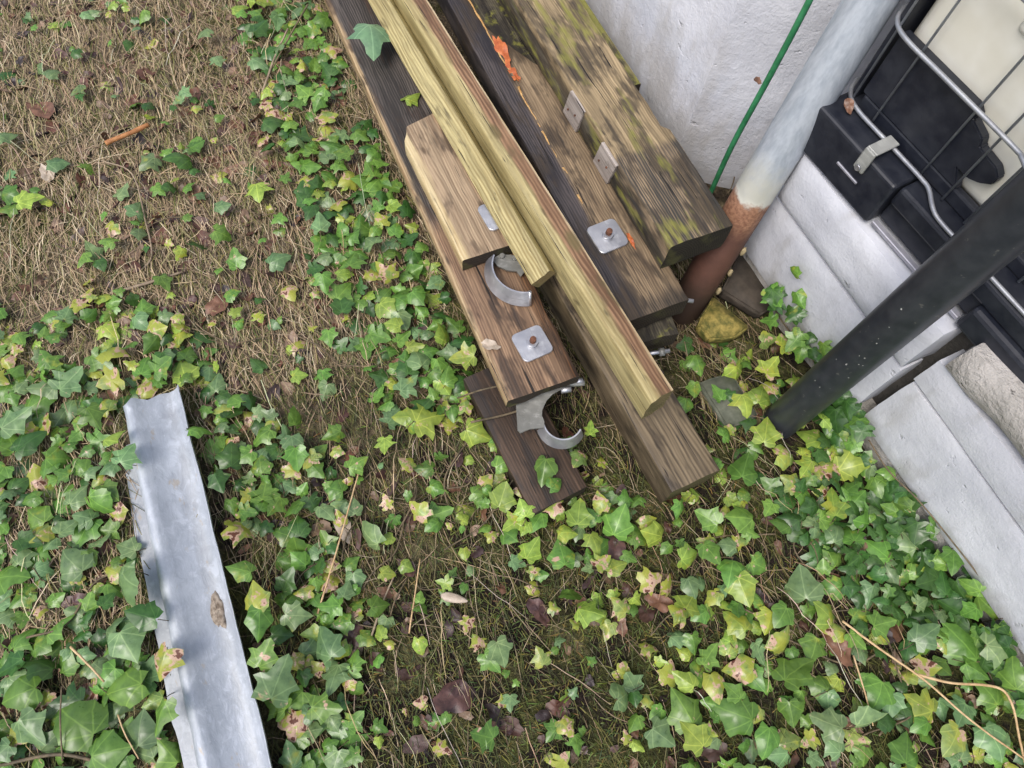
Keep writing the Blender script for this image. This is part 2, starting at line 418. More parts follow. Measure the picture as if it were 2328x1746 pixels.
# ------------------------------------------------------------------ timber pile
def timber(name, label, cat, edge, A, B, zt, wd, th, L, mats, zA=None, bev=.004, yl=None, yr=None, jit=.0012, roll=0.0, skew=0.0, farskew=0.0, seg=48, ext=0.0, ragged=.0015, group=None):
    a = A if isinstance(A, Vector) else at(A[0], A[1], zt if zA is None else zA); b = B if isinstance(B, Vector) else at(B[0], B[1], zt)
    d = (b - a).normalized(); side = Vector((0, 0, 1)).cross(d).normalized(); up = d.cross(side)
    org = b + d * ext
    if edge == 'R': org = org - side * (wd * math.cos(roll))
    bm = bmesh.new()
    yl = yl or (lambda x: 0.0); yr = yr or (lambda x: wd)
    sd = rnd.random() * 50
    rings = []
    for i in range(seg + 1):
        x = -L * (1 - i / seg)
        y0, y1 = yl(x), yr(x)
        prof = []
        for cx_, cz_, a0 in ((y0 + bev, -bev, 180), (y1 - bev, -bev, 90), (y1 - bev, -th + bev, 0), (y0 + bev, -th + bev, -90)):
            for k in (0, 45, 90):
                an = R(a0 - k); prof.append((cx_ + bev * math.cos(an), cz_ + bev * math.sin(an)))
        # extra points across the wide faces
        prof2 = []
        for k in range(len(prof)):
            p, q = prof[k], prof[(k + 1) % len(prof)]
            prof2.append(p)
            if math.hypot(q[0] - p[0], q[1] - p[1]) > .03:
                for s in (.25, .5, .75): prof2.append((p[0] + (q[0] - p[0]) * s, p[1] + (q[1] - p[1]) * s))
        ring = []
        for (y, z) in prof2:
            nv = noise.noise_vector(Vector((x * 4 + sd, y * 40, z * 40)))
            nv2 = noise.noise_vector(Vector((x * 30 + sd, y * 60, z * 60)))
            xx = x
            if i == seg: xx += skew * (y / wd) + nv2.x * ragged * 2
            if i == 0: xx += farskew * (y / wd) + nv2.x * ragged * 2
            ring.append(bm.verts.new((xx, y + nv.y * jit + nv2.y * jit * .5, z + nv.z * jit + nv2.z * jit * .5)))
        rings.append(ring)
    n = len(rings[0])
    for i in range(seg):
        for k in range(n):
            f = bm.faces.new((rings[i][k], rings[i + 1][k], rings[i + 1][(k + 1) % n], rings[i][(k + 1) % n])); f.smooth = True
    for ring, rev in ((rings[0], False), (rings[-1], True)):
        c = sum((v.co for v in ring), Vector()) / n
        cv = bm.verts.new(c)
        for k in range(n):
            tri = (ring[k], ring[(k + 1) % n], cv)
            f = bm.faces.new(tri if not rev else tri[::-1]); f.material_index = 1
    bmesh.ops.recalc_face_normals(bm, faces=bm.faces)
    o = bm_obj(name, bm, mats)
    o.data.set_sharp_from_angle(angle=R(40))
    mw = Matrix((d, side, up)).transposed().to_4x4(); mw.translation = org
    if roll: mw = mw @ Matrix.Rotation(roll, 4, 'X')
    o.matrix_world = mw
    tag(o, label, cat, group)
    return o
def loc_of(o, px, py, dz=0.0):                     # local point on a timber's top face under a sight line
    mi = o.matrix_world.inverted(); c = mi @ CAM
    d = mi.to_3x3() @ (RIGHT * ((px - CX) / F) + DOWN * ((py - CY) / F) + FWD)
    return c + d * ((dz - c.z) / d.z)

# colours (real albedo)
W_brown = m_wood('wet_brown_board', (.33, .215, .13), (.135, .08, .05), stain=.30, seed=1.3, zones=(('X', -.36, -.44, (.030, .026, .023), (.115, .098, .085)), ('Y', .112, .145, (.022, .013, .009), (.26, .12, .05)), ('Y', .012, .003, (.44, .33, .19), (.26, .17, .09))))
W_tan = m_wood('tan_board', (.43, .325, .21), (.23, .155, .095), stain=.24, seed=4.1, knots=((-.27, .03, .004), (-.10, .085, .006)), zones=(('Y', .022, .006, (.58, .48, .28), (.44, .32, .16)), ('Y', .075, .12, (.10, .06, .035), (.34, .2, .1))))
W_yel = m_wood('yellow_green_timber', (.53, .45, .225), (.30, .235, .10), stain=.08, seed=7.7, ring=.7, knots=((-.335, .036, .010), (-.62, .02, .008)), rough=.42, zones=(('Y', .014, .023, (.13, .07, .038), (.34, .205, .115)), ('Y', .0415, .0455, (.50, .38, .22), (.62, .50, .32))))
W_yel2 = m_wood('yellow_batten', (.49, .42, .205), (.27, .21, .085), stain=.10, seed=2.2, ring=.8, rough=.5, grain=1.7)
W_dark = m_wood('half_blackened_board', (.36, .265, .16), (.13, .09, .055), stain=.40, seed=9.4, zones=(('Y', .054, .040, (.020, .018, .022), (.085, .072, .070)), ('X', -.05, -.01, (.03, .025, .02), (.12, .09, .06))))
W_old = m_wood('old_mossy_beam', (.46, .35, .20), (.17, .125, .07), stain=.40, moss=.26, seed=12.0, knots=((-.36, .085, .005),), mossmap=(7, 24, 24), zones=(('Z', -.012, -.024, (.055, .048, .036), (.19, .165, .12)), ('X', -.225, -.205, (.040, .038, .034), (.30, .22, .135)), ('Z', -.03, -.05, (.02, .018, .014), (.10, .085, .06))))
W_moss = m_wood('moss_covered_board', (.33, .28, .12), (.12, .10, .05), stain=.35, moss=.6, seed=15.0)
W_rot = m_wood('rotten_grey_board', (.17, .15, .10), (.05, .042, .03), stain=.5, moss=.2, seed=16.0)
W_grey = m_wood('grey_weathered_beam', (.24, .185, .115), (.075, .055, .034), stain=.30, seed=18.0, ring=.6, rough=.5)
W_low = m_wood('damp_low_board', (.12, .075, .048), (.035, .022, .014), stain=.4, seed=21.0)

T9 = timber('plank', 'dark damp plank lying lowest, its end among ivy leaves below the ring clamps', 'plank', 'L', (1082, 915), (1211, 1171), .052, .118, .05, .30, [W_low, M['end_dark']], skew=-.005)
T8 = timber('timber_beam', 'grey-brown squared beam on the ground, sticking out furthest under the pale post', 'timber', 'R', (1534, 892), (1639, 1066), .092, .108, .088, .95, [W_grey, M['end_moss']], bev=.006)
T2b = timber('timber_beam', 'dark mossy beam half hidden beneath the black-stained board', 'timber', 'R', (1500, 650), (1545, 757), .132, .125, .05, .9, [W_rot, M['end_dark']])
T6 = timber('plank', 'wet brown plank with bolted square washer, lying under the shorter tan board', 'plank', 'L', (741, 0), (1152, 914), .150, .147, .030, 1.75, [W_brown, M['end_dark']], yr=lambda x: .147 - .008 * max(0, fbm(x, 1, 4, 9, 3)) - .004 * max(0, fbm(x, 2, 4, 40, 2)))
T5 = timber('plank', 'short tan plank with a pale left edge, lying on the brown plank', 'plank', 'L', (915, 318), (1051, 594), .186, .140, .034, .335, [W_tan, M['end_dark']], farskew=-.03, seg=26, yl=lambda x: .02 * max(0, (-x - .305) / .03) if x < -.305 else 0.0)
def t2_right(x):
    r = .143 + .004 * fbm(x, 0, 3, 20, 3)
    if x < -.56: r -= min(.096, (-.56 - x) * .45) - .006 * fbm(x, 5, 1, 30, 3)
    return r
T2 = timber('plank', 'half black-stained plank with a square washer and rusty bolt at its end', 'plank', 'R', (1522, 603), (1567, 680), .202, .143, .055, 1.6, [W_dark, M['end_dark']], yr=t2_right, seg=110)
T2c = timber('plank', 'grey rotten board lying low in the gap beside the splintered plank', 'plank', 'L', UV(-1.9, .597, .176), UV(-1.06, .597, .176), .176, .105, .028, .85, [W_rot, M['end_dark']])
def t3_right(x):
    return .138 if x > -.245 else .126 + .003 * fbm(x, 3, 3, 14, 2)
T4 = timber('plank', 'moss-covered board end jutting out between old beam and house wall', 'plank', 'R', (1332, 0), (1458, 189), .215, .10, .045, .9, [W_moss, M['end_dark']])
T3 = timber('timber_beam', 'thick weathered beam with mossy top lying nearest the house wall', 'timber', 'L', (1177, 0), (1523, 563), .276, .138, .074, 1.35, [W_old, M['end_black']], yr=t3_right, seg=90, bev=.006, jit=.002)
T1b = timber('batten', 'yellow batten leaning tilted against the left side of the long post', 'batten', 'L', (882, 85), (1207, 649), .197, .046, .026, 1.15, [W_yel2, M['end_pale']], roll=R(40))
T1 = timber('timber_post', 'long pale yellow-brown post lying on top along the middle of the pile', 'timber', 'R', (974, 0), (1537, 889), .256, .049, .082, 1.55, [W_yel, M['end_pale']], bev=.007, skew=-.004)

# the fresh splintered edge along the black-stained plank
M['splinter'] = m_plain('fresh_split_wood', (.40, .22, .07), (.66, .42, .17), .6, 90, 0, .002)
for (x0, x1, y0) in ((-1.55, -.92, .0475), (-.93, -.60, .0475), (-.585, -.47, .048), (-.46, -.38, .047), (-.36, -.32, .049), (-.29, -.26, .048)):
    pts = []
    nn_ = int((x1 - x0) / .012)
    for i in range(nn_ + 1):
        x = x0 + (x1 - x0) * i / nn_
        pts.append((x, y0 + .003 * fbm(x, 2, 2, 14, 3), -.0012 + .0008 * fbm(x, 9, 2, 40, 2)))
    bm = bmesh.new(); tube(bm, pts, .0026, 6, True, .0016)
    for v in bm.verts: v.co += noise.noise_vector(v.co * 160) * .0022
    bm_obj('splinter', bm, [M['splinter']], T2)
# nailed blocks on the old beam's side
M['wood_grey'] = m_wood('grey_cleat', (.44, .39, .35), (.28, .24, .21), stain=.05, seed=30, ring=.5)
for (xx, ww) in ((loc_of(T3, 1307, 223).x, .060), (loc_of(T3, 1387, 340).x, .062)):
    bm = bmesh.new(); box(bm, xx - ww / 2, xx + ww / 2, -.005, .004, -.073, -.003, .002)
    for v in bm.verts: v.co.x += (v.co.z + .04) * .18
    c = bm_obj('side_cleat', bm, [M['wood_grey']], T3)
    for q in (-.016, .012):
        bm = bmesh.new(); tube(bm, [(xx + q, -.0075, -.040 + q * .4), (xx + q, -.005, -.040 + q * .4)], .0022, 8)
        bm_obj('nail_head', bm, [M['rust']], c)

def washer(parent, px, py, size, rot, th=.005, bolt='rust', dz=0.0):
    p = loc_of(parent, px, py, .004)
    bm = bmesh.new(); h = size / 2; r = size * .16; prof = []
    for cx_, cy_, a0 in ((h - r, h - r, 0), (-h + r, h - r, 90), (-h + r, -h + r, 180), (h - r, -h + r, 270)):
        for k in range(5): prof.append((cx_ + r * math.cos(R(a0 + k * 22.5)), cy_ + r * math.sin(R(a0 + k * 22.5))))
    lo = [bm.verts.new((x, y, 0)) for x, y in prof]; mid = [bm.verts.new((x, y, th - .0008)) for x, y in prof]
    hi = [bm.verts.new((x * .975, y * .975, th)) for x, y in prof]
    n = len(prof)
    for a, b in ((lo, mid), (mid, hi)):
        for k in range(n): bm.faces.new((a[k], a[(k + 1) % n], b[(k + 1) % n], b[k]))
    bm.faces.new(hi); bm.faces.new(lo[::-1])
    wo = bm_obj('washer_plate', bm, [M['galv']], parent)
    wo.location = (p.x, p.y, .0015 + dz); wo.rotation_euler = (R(rnd.uniform(-1, 1)), R(rnd.uniform(-1, 1)), R(rot))
    if bolt is None: return wo
    bm = bmesh.new(); tube(bm, [(0, 0, th - .001), (0, 0, th + .008)], .0115, 6)
    nu = bm_obj('nut', bm, [M['galv']], wo); nu.rotation_euler = (0, 0, .4)
    bm = bmesh.new(); tube(bm, smooth_path([(0, 0, th), (0, 0, th + .012), (.0005, 0, th + .0175)], 3), .0068, 12, True, .0058)
    bm_obj('bolt', bm, [M[bolt]], wo)
    return wo
washer(T6, 1210, 781, .062, 4)
washer(T5, 1131, 487, .062, 3, bolt=None)
washer(T2, 1381, 537, .064, 4)

# bolts sticking out of the beam end
bm = bmesh.new(); tube(bm, [(-.02, 0, 0), (.035, 0, .004)], .0045, 10)
bl = bm_obj('bolt', bm, [M['galv']], T2b); p = loc_of(T2b, 1490, 788, -.03); bl.location = (.016, p.y - .012, -.030); bl.rotation_euler = (0, 0, R(82))
bm = bmesh.new(); tube(bm, [(.014, 0, .002), (.024, 0, .003)], .009, 6)
nu = bm_obj('nut', bm, [M['galv_dull']], T2b); nu.location = bl.location; nu.rotation_euler = bl.rotation_euler
bm = bmesh.new(); tube(bm, [(-.02, 0, 0), (.016, 0, 0)], .004, 10)
bl = bm_obj('bolt', bm, [M['galv']], T2); bl.location = (-.006, .141, -.012); bl.rotation_euler = (0, 0, R(60))

# ------------------------------------------------------------------ pipe clamps
def strap(bm, cx_, cy_, r, a0, a1, z0, z1, t=.0028, n=22, flare=0.0):
    A = []; 
    for i in range(n + 1):
        a = R(a0 + (a1 - a0) * i / n); d = Vector((math.cos(a), math.sin(a), 0)); c = Vector((cx_, cy_, 0))
        A.append([bm.verts.new(c + d * rr + Vector((0, 0, zz))) for rr, zz in ((r, z0), (r + t, z0), (r + t - flare, z1), (r - flare, z1))])
    for i in range(n):
        for k in range(4):
            f = bm.faces.new((A[i][k], A[i][(k + 1) % 4], A[i + 1][(k + 1) % 4], A[i + 1][k])); f.smooth = False
    bm.faces.new(A[0][::-1]); bm.faces.new(A[-1])
    bmesh.ops.recalc_face_normals(bm, faces=bm.faces)
def mesh_at(name, build, mat, parent, smooth=False):
    bm = bmesh.new(); build(bm); return bm_obj(name, bm, [M[mat]], parent, smooth)
# upper one, on the brown plank below the end of the tan board
cpos = at(1188, 621, .153)
cl = empty('pipe_clamp', cpos, 0)
tag(cl, 'bright zinc half-ring clamp on the brown plank at the tan board end', 'pipe clamp')
mesh_at('strap', lambda b: strap(b, 0, 0, .072, 170, 290, .002, .030, flare=.013), 'galv', cl)
def jag(b):
    pts = [(-.064, .012), (-.050, .026), (-.03, .03), (-.012, .03), (.012, .026), (.006, .004), (-.002, -.014), (-.012, -.004), (-.03, -.006), (-.05, .0)]
    lo = [b.verts.new((x, y, .006)) for x, y in pts]; hi = [b.verts.new((x, y, .010)) for x, y in pts]
    b.faces.new(hi); b.faces.new(lo[::-1])
    for k in range(len(pts)): b.faces.new((lo[k], lo[(k + 1) % len(pts)], hi[(k + 1) % len(pts)], hi[k]))
mesh_at('back_plate', jag, 'galv_dull', cl)
for s in (-.045, -.02):
    mesh_at('rivet', lambda b: tube(b, [(s, .022, .009), (s, .022, .016)], .005, 8), 'galv_dull', cl)
mesh_at('end_lip', lambda b: tube(b, [(.0250, -.0675, .002), (.0205, -.0555, .030)], .0035, 8), 'galv', cl)
# lower one, grey plate and ring lying on the lowest plank
cpos = at(1277, 963, .085)
c2 = empty('pipe_clamp', cpos, 0)
tag(c2, 'grey plate clamp with thin half ring lying on the lowest plank end', 'pipe clamp')
mesh_at('ring', lambda b: strap(b, 0, 0, .044, 203, 345, -.012, .014, flare=.009), 'galv', c2)
def plate2(b):
    pts = [(-.092, .016), (-.070, .036), (-.050, .055), (-.028, .072), (-.010, .078), (-.008, .066), (-.026, .050), (-.036, .034), (-.041, .014), (-.040, .002), (-.034, -.008), (-.032, -.020), (-.044, -.024), (-.058, -.028), (-.074, -.040), (-.080, -.036)]
    z = lambda x, y: .012 + (.006 if x < -.062 else 0.0) * (-(x + .062) / .03)
    lo = [b.verts.new((x, y, z(x, y))) for x, y in pts]; hi = [b.verts.new((x, y, z(x, y) + .004)) for x, y in pts]
    b.faces.new(hi); b.faces.new(lo[::-1])
    for k in range(len(pts)): b.faces.new((lo[k], lo[(k + 1) % len(pts)], hi[(k + 1) % len(pts)], hi[k]))
    bmesh.ops.recalc_face_normals(b, faces=b.faces)
mesh_at('plate', plate2, 'galv_dull', c2)
mesh_at('arm', lambda b: tube(b, smooth_path([(-.02, .070, .012), (0, .077, .012), (.03, .086, .012)], 4), .006, 8), 'galv_dull', c2)
mesh_at('bolt', lambda b: tube(b, [(-.012, .060, .016), (.006, .066, .017)], .0065, 8), 'galv', c2)
mesh_at('bolt', lambda b: tube(b, [(.014, .084, .016), (.026, .088, .017)], .006, 8), 'galv', c2)

# ------------------------------------------------------------------ downpipe, black pipe, cable
def m_downpipe():
    t = NT('painted_zinc_pipe'); o = t.coord('Object'); x, y, z = t.sep(o)
    n1 = t.noise(o, 45, 5, .65); n2 = t.noise(t.mapv(o, (40, 40, 8)), 1.5, 5, .7); n3 = t.noise(o, 160, 3, .6)
    zinc = t.mix(t.step(n2, .3, .7), (.35, .395, .45), (.51, .555, .61))
    zinc = t.mix(t.step(t.math('ADD', z, t.math('MULTIPLY', n1, .08)), .43, .33), zinc, (.56, .56, .49))
    rust = t.mix(t.step(n3, .3, .7), (.19, .085, .05), (.34, .185, .11))
    brown = t.mix(n1, (.075, .035, .025), (.15, .07, .05))
    zz = t.math('ADD', z, t.math('MULTIPLY', t.math('SUBTRACT', n1, .5), .045))
    lower = t.mix(t.step(zz, .245, .19), rust, brown)
    lower = t.mix(t.step(zz, .12, .02), lower, (.05, .03, .02))
    f = t.step(zz, .288, .270)
    c = t.mix(f, zinc, lower)
    t.bump(t.math('ADD', n1, n3), .3, .0015)
    return t.out(c, t.step(zz, .28, .29, .65, .38), t.step(zz, .28, .30, 0, .25))
M['downpipe'] = m_downpipe()
lo = CAM + (RIGHT * ((1701 - CX) / F) + DOWN * ((461 - CY) / F) + FWD) * (F * .076 / 90)
hi = CAM + (RIGHT * ((1980 - CX) / F) + DOWN * ((0 - CY) / F) + FWD) * (F * .076 / 114)
dr = (lo - hi).normalized(); base = lo + dr * ((lo.z + .09) / -dr.z); top = hi - dr * .9
dp = empty('downpipe', Vector((base.x, base.y, 0)))
tag(dp, 'zinc downpipe with rusty brown lower end, leaning by the house corner', 'pipe')
bm = bmesh.new(); tube(bm, [base + (top - base) * (i / 30) - dp.location for i in range(31)], .038, 32)
bm_obj('pipe', bm, [M['downpipe']], dp)
M['cream'] = m_plain('cream_sealant', (.30, .24, .13), (.46, .38, .22), .7, 80)
for (px, py) in ((1690, 572), (1660, 620), (1634, 662)):
    d = RIGHT * ((px - CX) / F) + DOWN * ((py - CY) / F) + FWD
    # nearest point of that sight line to the pipe axis
    ax = (top - base).normalized(); w0 = CAM - base; b_ = d.dot(ax); D = d.dot(d) - b_ * b_
    tt = (b_ * ax.dot(w0) - d.dot(w0)) / D; q = CAM + d * tt
    bm = bmesh.new(); bmesh.ops.create_icosphere(bm, subdivisions=2, radius=1)
    for v in bm.verts:
        v.co = Vector((v.co.x * .005, v.co.y * .006, v.co.z * .012)) + noise.noise_vector(v.co * 2 + Vector((px, 0, 0))) * .003
    s = bm_obj('sealant_blob', bm, [M['cream']], dp, True); s.location = q - dp.location

M['black'] = m_plain('black_plastic', (.020, .023, .030), (.036, .040, .047), .40, 30, 0, .0006, (.09, .09, .085), .68)
M['black_dirty'] = m_plain('grimy_black_plastic', (.008, .010, .018), (.022, .025, .034), .45, 26, 0, .001, (.10, .10, .075))
bp = Vector((.552, .630, 0))
bm = bmesh.new(); tube(bm, [(0, 0, -.12 + i * .1) for i in range(24)], .0355, 32)
o = bm_obj('black_pipe', bm, [M['black']]); o.location = bp
M['scuff'] = m_plain('pale_scuff', (.30, .30, .28), (.5, .5, .47), .8, 200)
rs = random.Random(5)                               # pale paint specks on the side towards the photographer
for k in range(13):
    z = rs.choice((.10, .28, .30, .33, .34, .36, .44, .45, .2, .52, .6, .25)) + rs.uniform(-.02, .02)
    a = math.atan2(-bp.y, -bp.x) + rs.gauss(.1, .35); c = Vector((math.cos(a), math.sin(a), 0)); tn = Vector((-c.y, c.x, 0))
    b2 = bmesh.new(); r0 = rs.uniform(.0006, .0018)
    ring = []
    for j in range(7):
        q = R(j * 360 / 7); e = r0 * rs.uniform(.5, 1.2)
        pt = c * .0358 + tn * (math.cos(q) * e) + Vector((0, 0, math.sin(q) * e * 1.5)); ring.append(b2.verts.new(pt + c * (-.5 * (math.cos(q) * e) ** 2 / .0355)))
    f_ = b2.faces.new(ring); b2.normal_update()
    if f_.normal.dot(c) < 0: f_.normal_flip()
    sp = bm_obj('paint_speck', b2, [M['scuff']], o); sp.location = (0, 0, z)
tag(o, 'upright black plastic pipe in front of the white block wall', 'pipe')

M['cable'] = m_plain('green_cable_sheath', (.022, .15, .06), (.05, .27, .115), .45, 30)
bm = bmesh.new(); ck = Vector((.352, 1.105, 0))
tube(bm, smooth_path([(ck.x + dx, ck.y + dy, z) for dx, dy, z in ((.004, -.006, -.03), (.0, 0, .1), (-.003, .002, .25), (.001, 0, .42), (.004, .002, .6), (.0, .0, .9), (0, 0, 1.5), (0, 0, 2.3))], 6), .0056, 10)
o = bm_obj('green_cable', bm, [M['cable']]); tag(o, 'thin green cable running straight up beside the downpipe', 'cable')

# ------------------------------------------------------------------ water tank in its cage, on a black pallet
M['tank'] = m_plain('milky_tank_plastic', (.72, .70, .60), (.83, .82, .74), .4, 9)
M['cage'] = m_galv('zinc_cage_tube', (.40, .42, .45), (.26, .27, .30), (.52, .53, .55), .45, .6, .1)
M['zinc_pale'] = m_galv('pale_zinc_clip', (.44, .45, .43), (.32, .33, .31), (.52, .53, .5), .5, .3, .2)
M['mossy_lump'] = m_plain('moss_lump', (.05, .055, .012), (.16, .16, .035), .9, 70, 0, .004)
M['runner'] = m_galv('zinc_runner', (.42, .42, .47), (.28, .28, .32), (.5, .5, .55), .5, .5, .1)
IB = empty('water_tank', UV(-.40, .968, .39), ANG + R(4.5))
tag(IB, 'white plastic water tank in a wire cage on a black pallet', 'water tank')
mesh_at('tank_body', lambda b: box(b, -.150, .95, .034, 1.0, .098, 1.15, .035, 5), 'tank', IB, True)
for (bx0, bx1, bz0, bz1) in ((-.02, .20, .34, .66), (.26, .56, .34, .66)):      # moulded panels of the tank front
    mesh_at('moulded_panel', lambda b: box(b, bx0, bx1, .026, .06, bz0, bz1, .008, 3), 'tank', IB, True)
pal = mesh_at('pallet', lambda b: box(b, .022, .98, -.030, 1.0, .056, .094, .006, 2), 'black_dirty', IB)
mesh_at('corner_block', lambda b: box(b, -.172, .020, -.042, .9, .002, .097, .007, 3), 'black_dirty', pal)
mesh_at('slot', lambda b: box(b, -.085, -.035, -.0445, -.040, .044, .049, .001, 1), 'runner', pal)
mesh_at('gap_shade_board', lambda b: box(b, .022, .98, -.020, .03, .0125, .0555, .003, 2), 'black_dirty', pal)  # dark board stands in for shade in the open gap under the deck
mesh_at('inner_lip', lambda b: box(b, -.14, .98, .016, .031, .0945, .122, .004, 2), 'black_dirty', pal)
for (x0, x1) in ((.235, .56), (.82, 1.0)):
    f = mesh_at('foot', lambda b: box(b, x0, x1, -.042, .14, .002, .0545, .008, 2), 'black_dirty', pal)
mesh_at('steel_runner', lambda b: box(b, .024, .232, -.034, -.024, .0025, .0105, .001, 1), 'runner', pal)
mesh_at('mossy_patch', lambda b: box(b, .14, .21, -.0235, -.010, .003, .026, .004, 2), 'mossy_lump', pal)
def guard(b):
    pts = [(-.145, .1225), (.075, .1225), (.055, .150), (.075, .150), (.092, .158), (.108, .172), (.108, .186), (.095, .196), (.058, .200), (.052, .212), (.024, .222), (.026, .231), (.012, .240), (-.145, .240)]
    lo_ = [b.verts.new((x, .015, z)) for x, z in pts]; hi_ = [b.verts.new((x, .032, z)) for x, z in pts]
    b.faces.new(lo_); b.faces.new(hi_[::-1])
    for k in range(len(pts)): b.faces.new((lo_[k], hi_[k], hi_[(k + 1) % len(pts)], lo_[(k + 1) % len(pts)]))
    bmesh.ops.recalc_face_normals(b, faces=b.faces)
    bmesh.ops.bevel(b, geom=list(b.edges), offset=.002, segments=2, affect='EDGES')
mesh_at('corner_guard', guard, 'black_dirty', IB)
mesh_at('side_guard', lambda b: box(b, -.166, -.1535, .02, 1.0, .0975, .9, .003, 1), 'black_dirty', IB)
def hbar(z, jogx, jogd):
    c = -.178
    return smooth_path([(c, .9, z), (c, .30, z), (c, .07, z), (c + .004, .035, z), (c + .022, .010, z), (c + .055, 0, z), (-.05, 0, z), (jogx - .02, 0, z), (jogx + .005, -.004, z), (jogx + .035, -jogd + .004, z - .004), (jogx + .06, -jogd, z - .006), (jogx + .12, -jogd, z - .006), (jogx + .25, -jogd, z - .006), (jogx + .5, -jogd, z)], 6)
for z, jx, jd in ((.106, .045, .024), (.248, .11, .02), (.392, .12, .0), (.54, .12, .0), (.70, .12, 0)):
    mesh_at('cage_rail', lambda b: tube(b, hbar(z, jx, jd), .0037, 12), 'cage', IB)
for x in (-.150, -.098, .02, .072, .122, .24, .36, .48, .6):
    mesh_at('cage_upright', lambda b: tube(b, [(x, .0082, .100), (x, .0082, .5), (x, .0082, 1.1)], .0021, 8), 'cage', IB)
cp = mesh_at('clamp_plate', lambda b: box(b, -.058, -.036, -.0475, -.0435, .070, .1155, .003, 2), 'zinc_pale', IB)
mesh_at('clamp_strap', lambda b: box(b, -.058, -.036, -.0435, .006, .1115, .1152, .001, 1), 'zinc_pale', cp)
mesh_at('screw', lambda b: tube(b, [(-.048, -.0505, .076), (-.048, -.0476, .076)], .0055, 10), 'galv', cp)

# ------------------------------------------------------------------ metal channel on the left
M['channel'] = m_galv('weathered_zinc_sheet', (.47, .52, .57), (.36, .40, .445), (.58, .62, .66), .55, .3, .20)
def m_channel():
    t = NT('weathered_zinc_sheet'); o = t.coord('Object')
    n1 = t.noise(t.mapv(o, (1, 1.6, 1.6)), 34, 5, .75, .6); n2 = t.noise(o, 150, 4, .75); n3 = t.noise(o, 9, 4, .65)
    st = t.noise(t.mapv(o, (10, 90, 90), rot=(0, 0, .25)), 1.3, 5, .75)
    spn = t.new('ShaderNodeTexVoronoi'); t.put(spn.inputs['Vector'], o); spn.inputs['Scale'].default_value = 130
    c = t.mix(t.step(n3, .35, .65), (.34, .375, .42), (.44, .48, .53))
    c = t.mix(t.math('MULTIPLY', t.step(n1, .50, .66), .45), c, (.58, .62, .68))
    c = t.mix(t.math('MULTIPLY', t.step(n1, .45, .34), .4), c, (.29, .32, .37))
    c = t.mix(t.math('MULTIPLY', t.step(st, .55, .66), .32), c, (.28, .31, .35))
    c = t.mix(t.math('MULTIPLY', t.step(n2, .60, .70), .3), c, (.66, .69, .73))
    bw_ = t.new('ShaderNodeRGBToBW'); t.put(bw_.inputs[0], spn.outputs['Color'])
    c = t.mix(t.math('MULTIPLY', bw_.outputs[0], .14), c, (.60, .63, .68))
    d = t.noise(t.mapv(o, (11, 26, 26), (3, 1, 4)), 1.5, 5, .75)
    c = t.mix(t.math('MULTIPLY', t.step(d, .62, .70), .75), c, (.42, .37, .30))
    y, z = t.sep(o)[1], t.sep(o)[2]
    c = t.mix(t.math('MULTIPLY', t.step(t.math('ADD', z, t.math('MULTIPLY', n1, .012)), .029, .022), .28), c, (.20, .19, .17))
    t.bump(t.math('ADD', n1, t.math('MULTIPLY', n2, .3)), .35, .003)
    return t.out(c, t.math('ADD', t.math('MULTIPLY', n1, .4), .34), .25)
M['channel'] = m_channel()
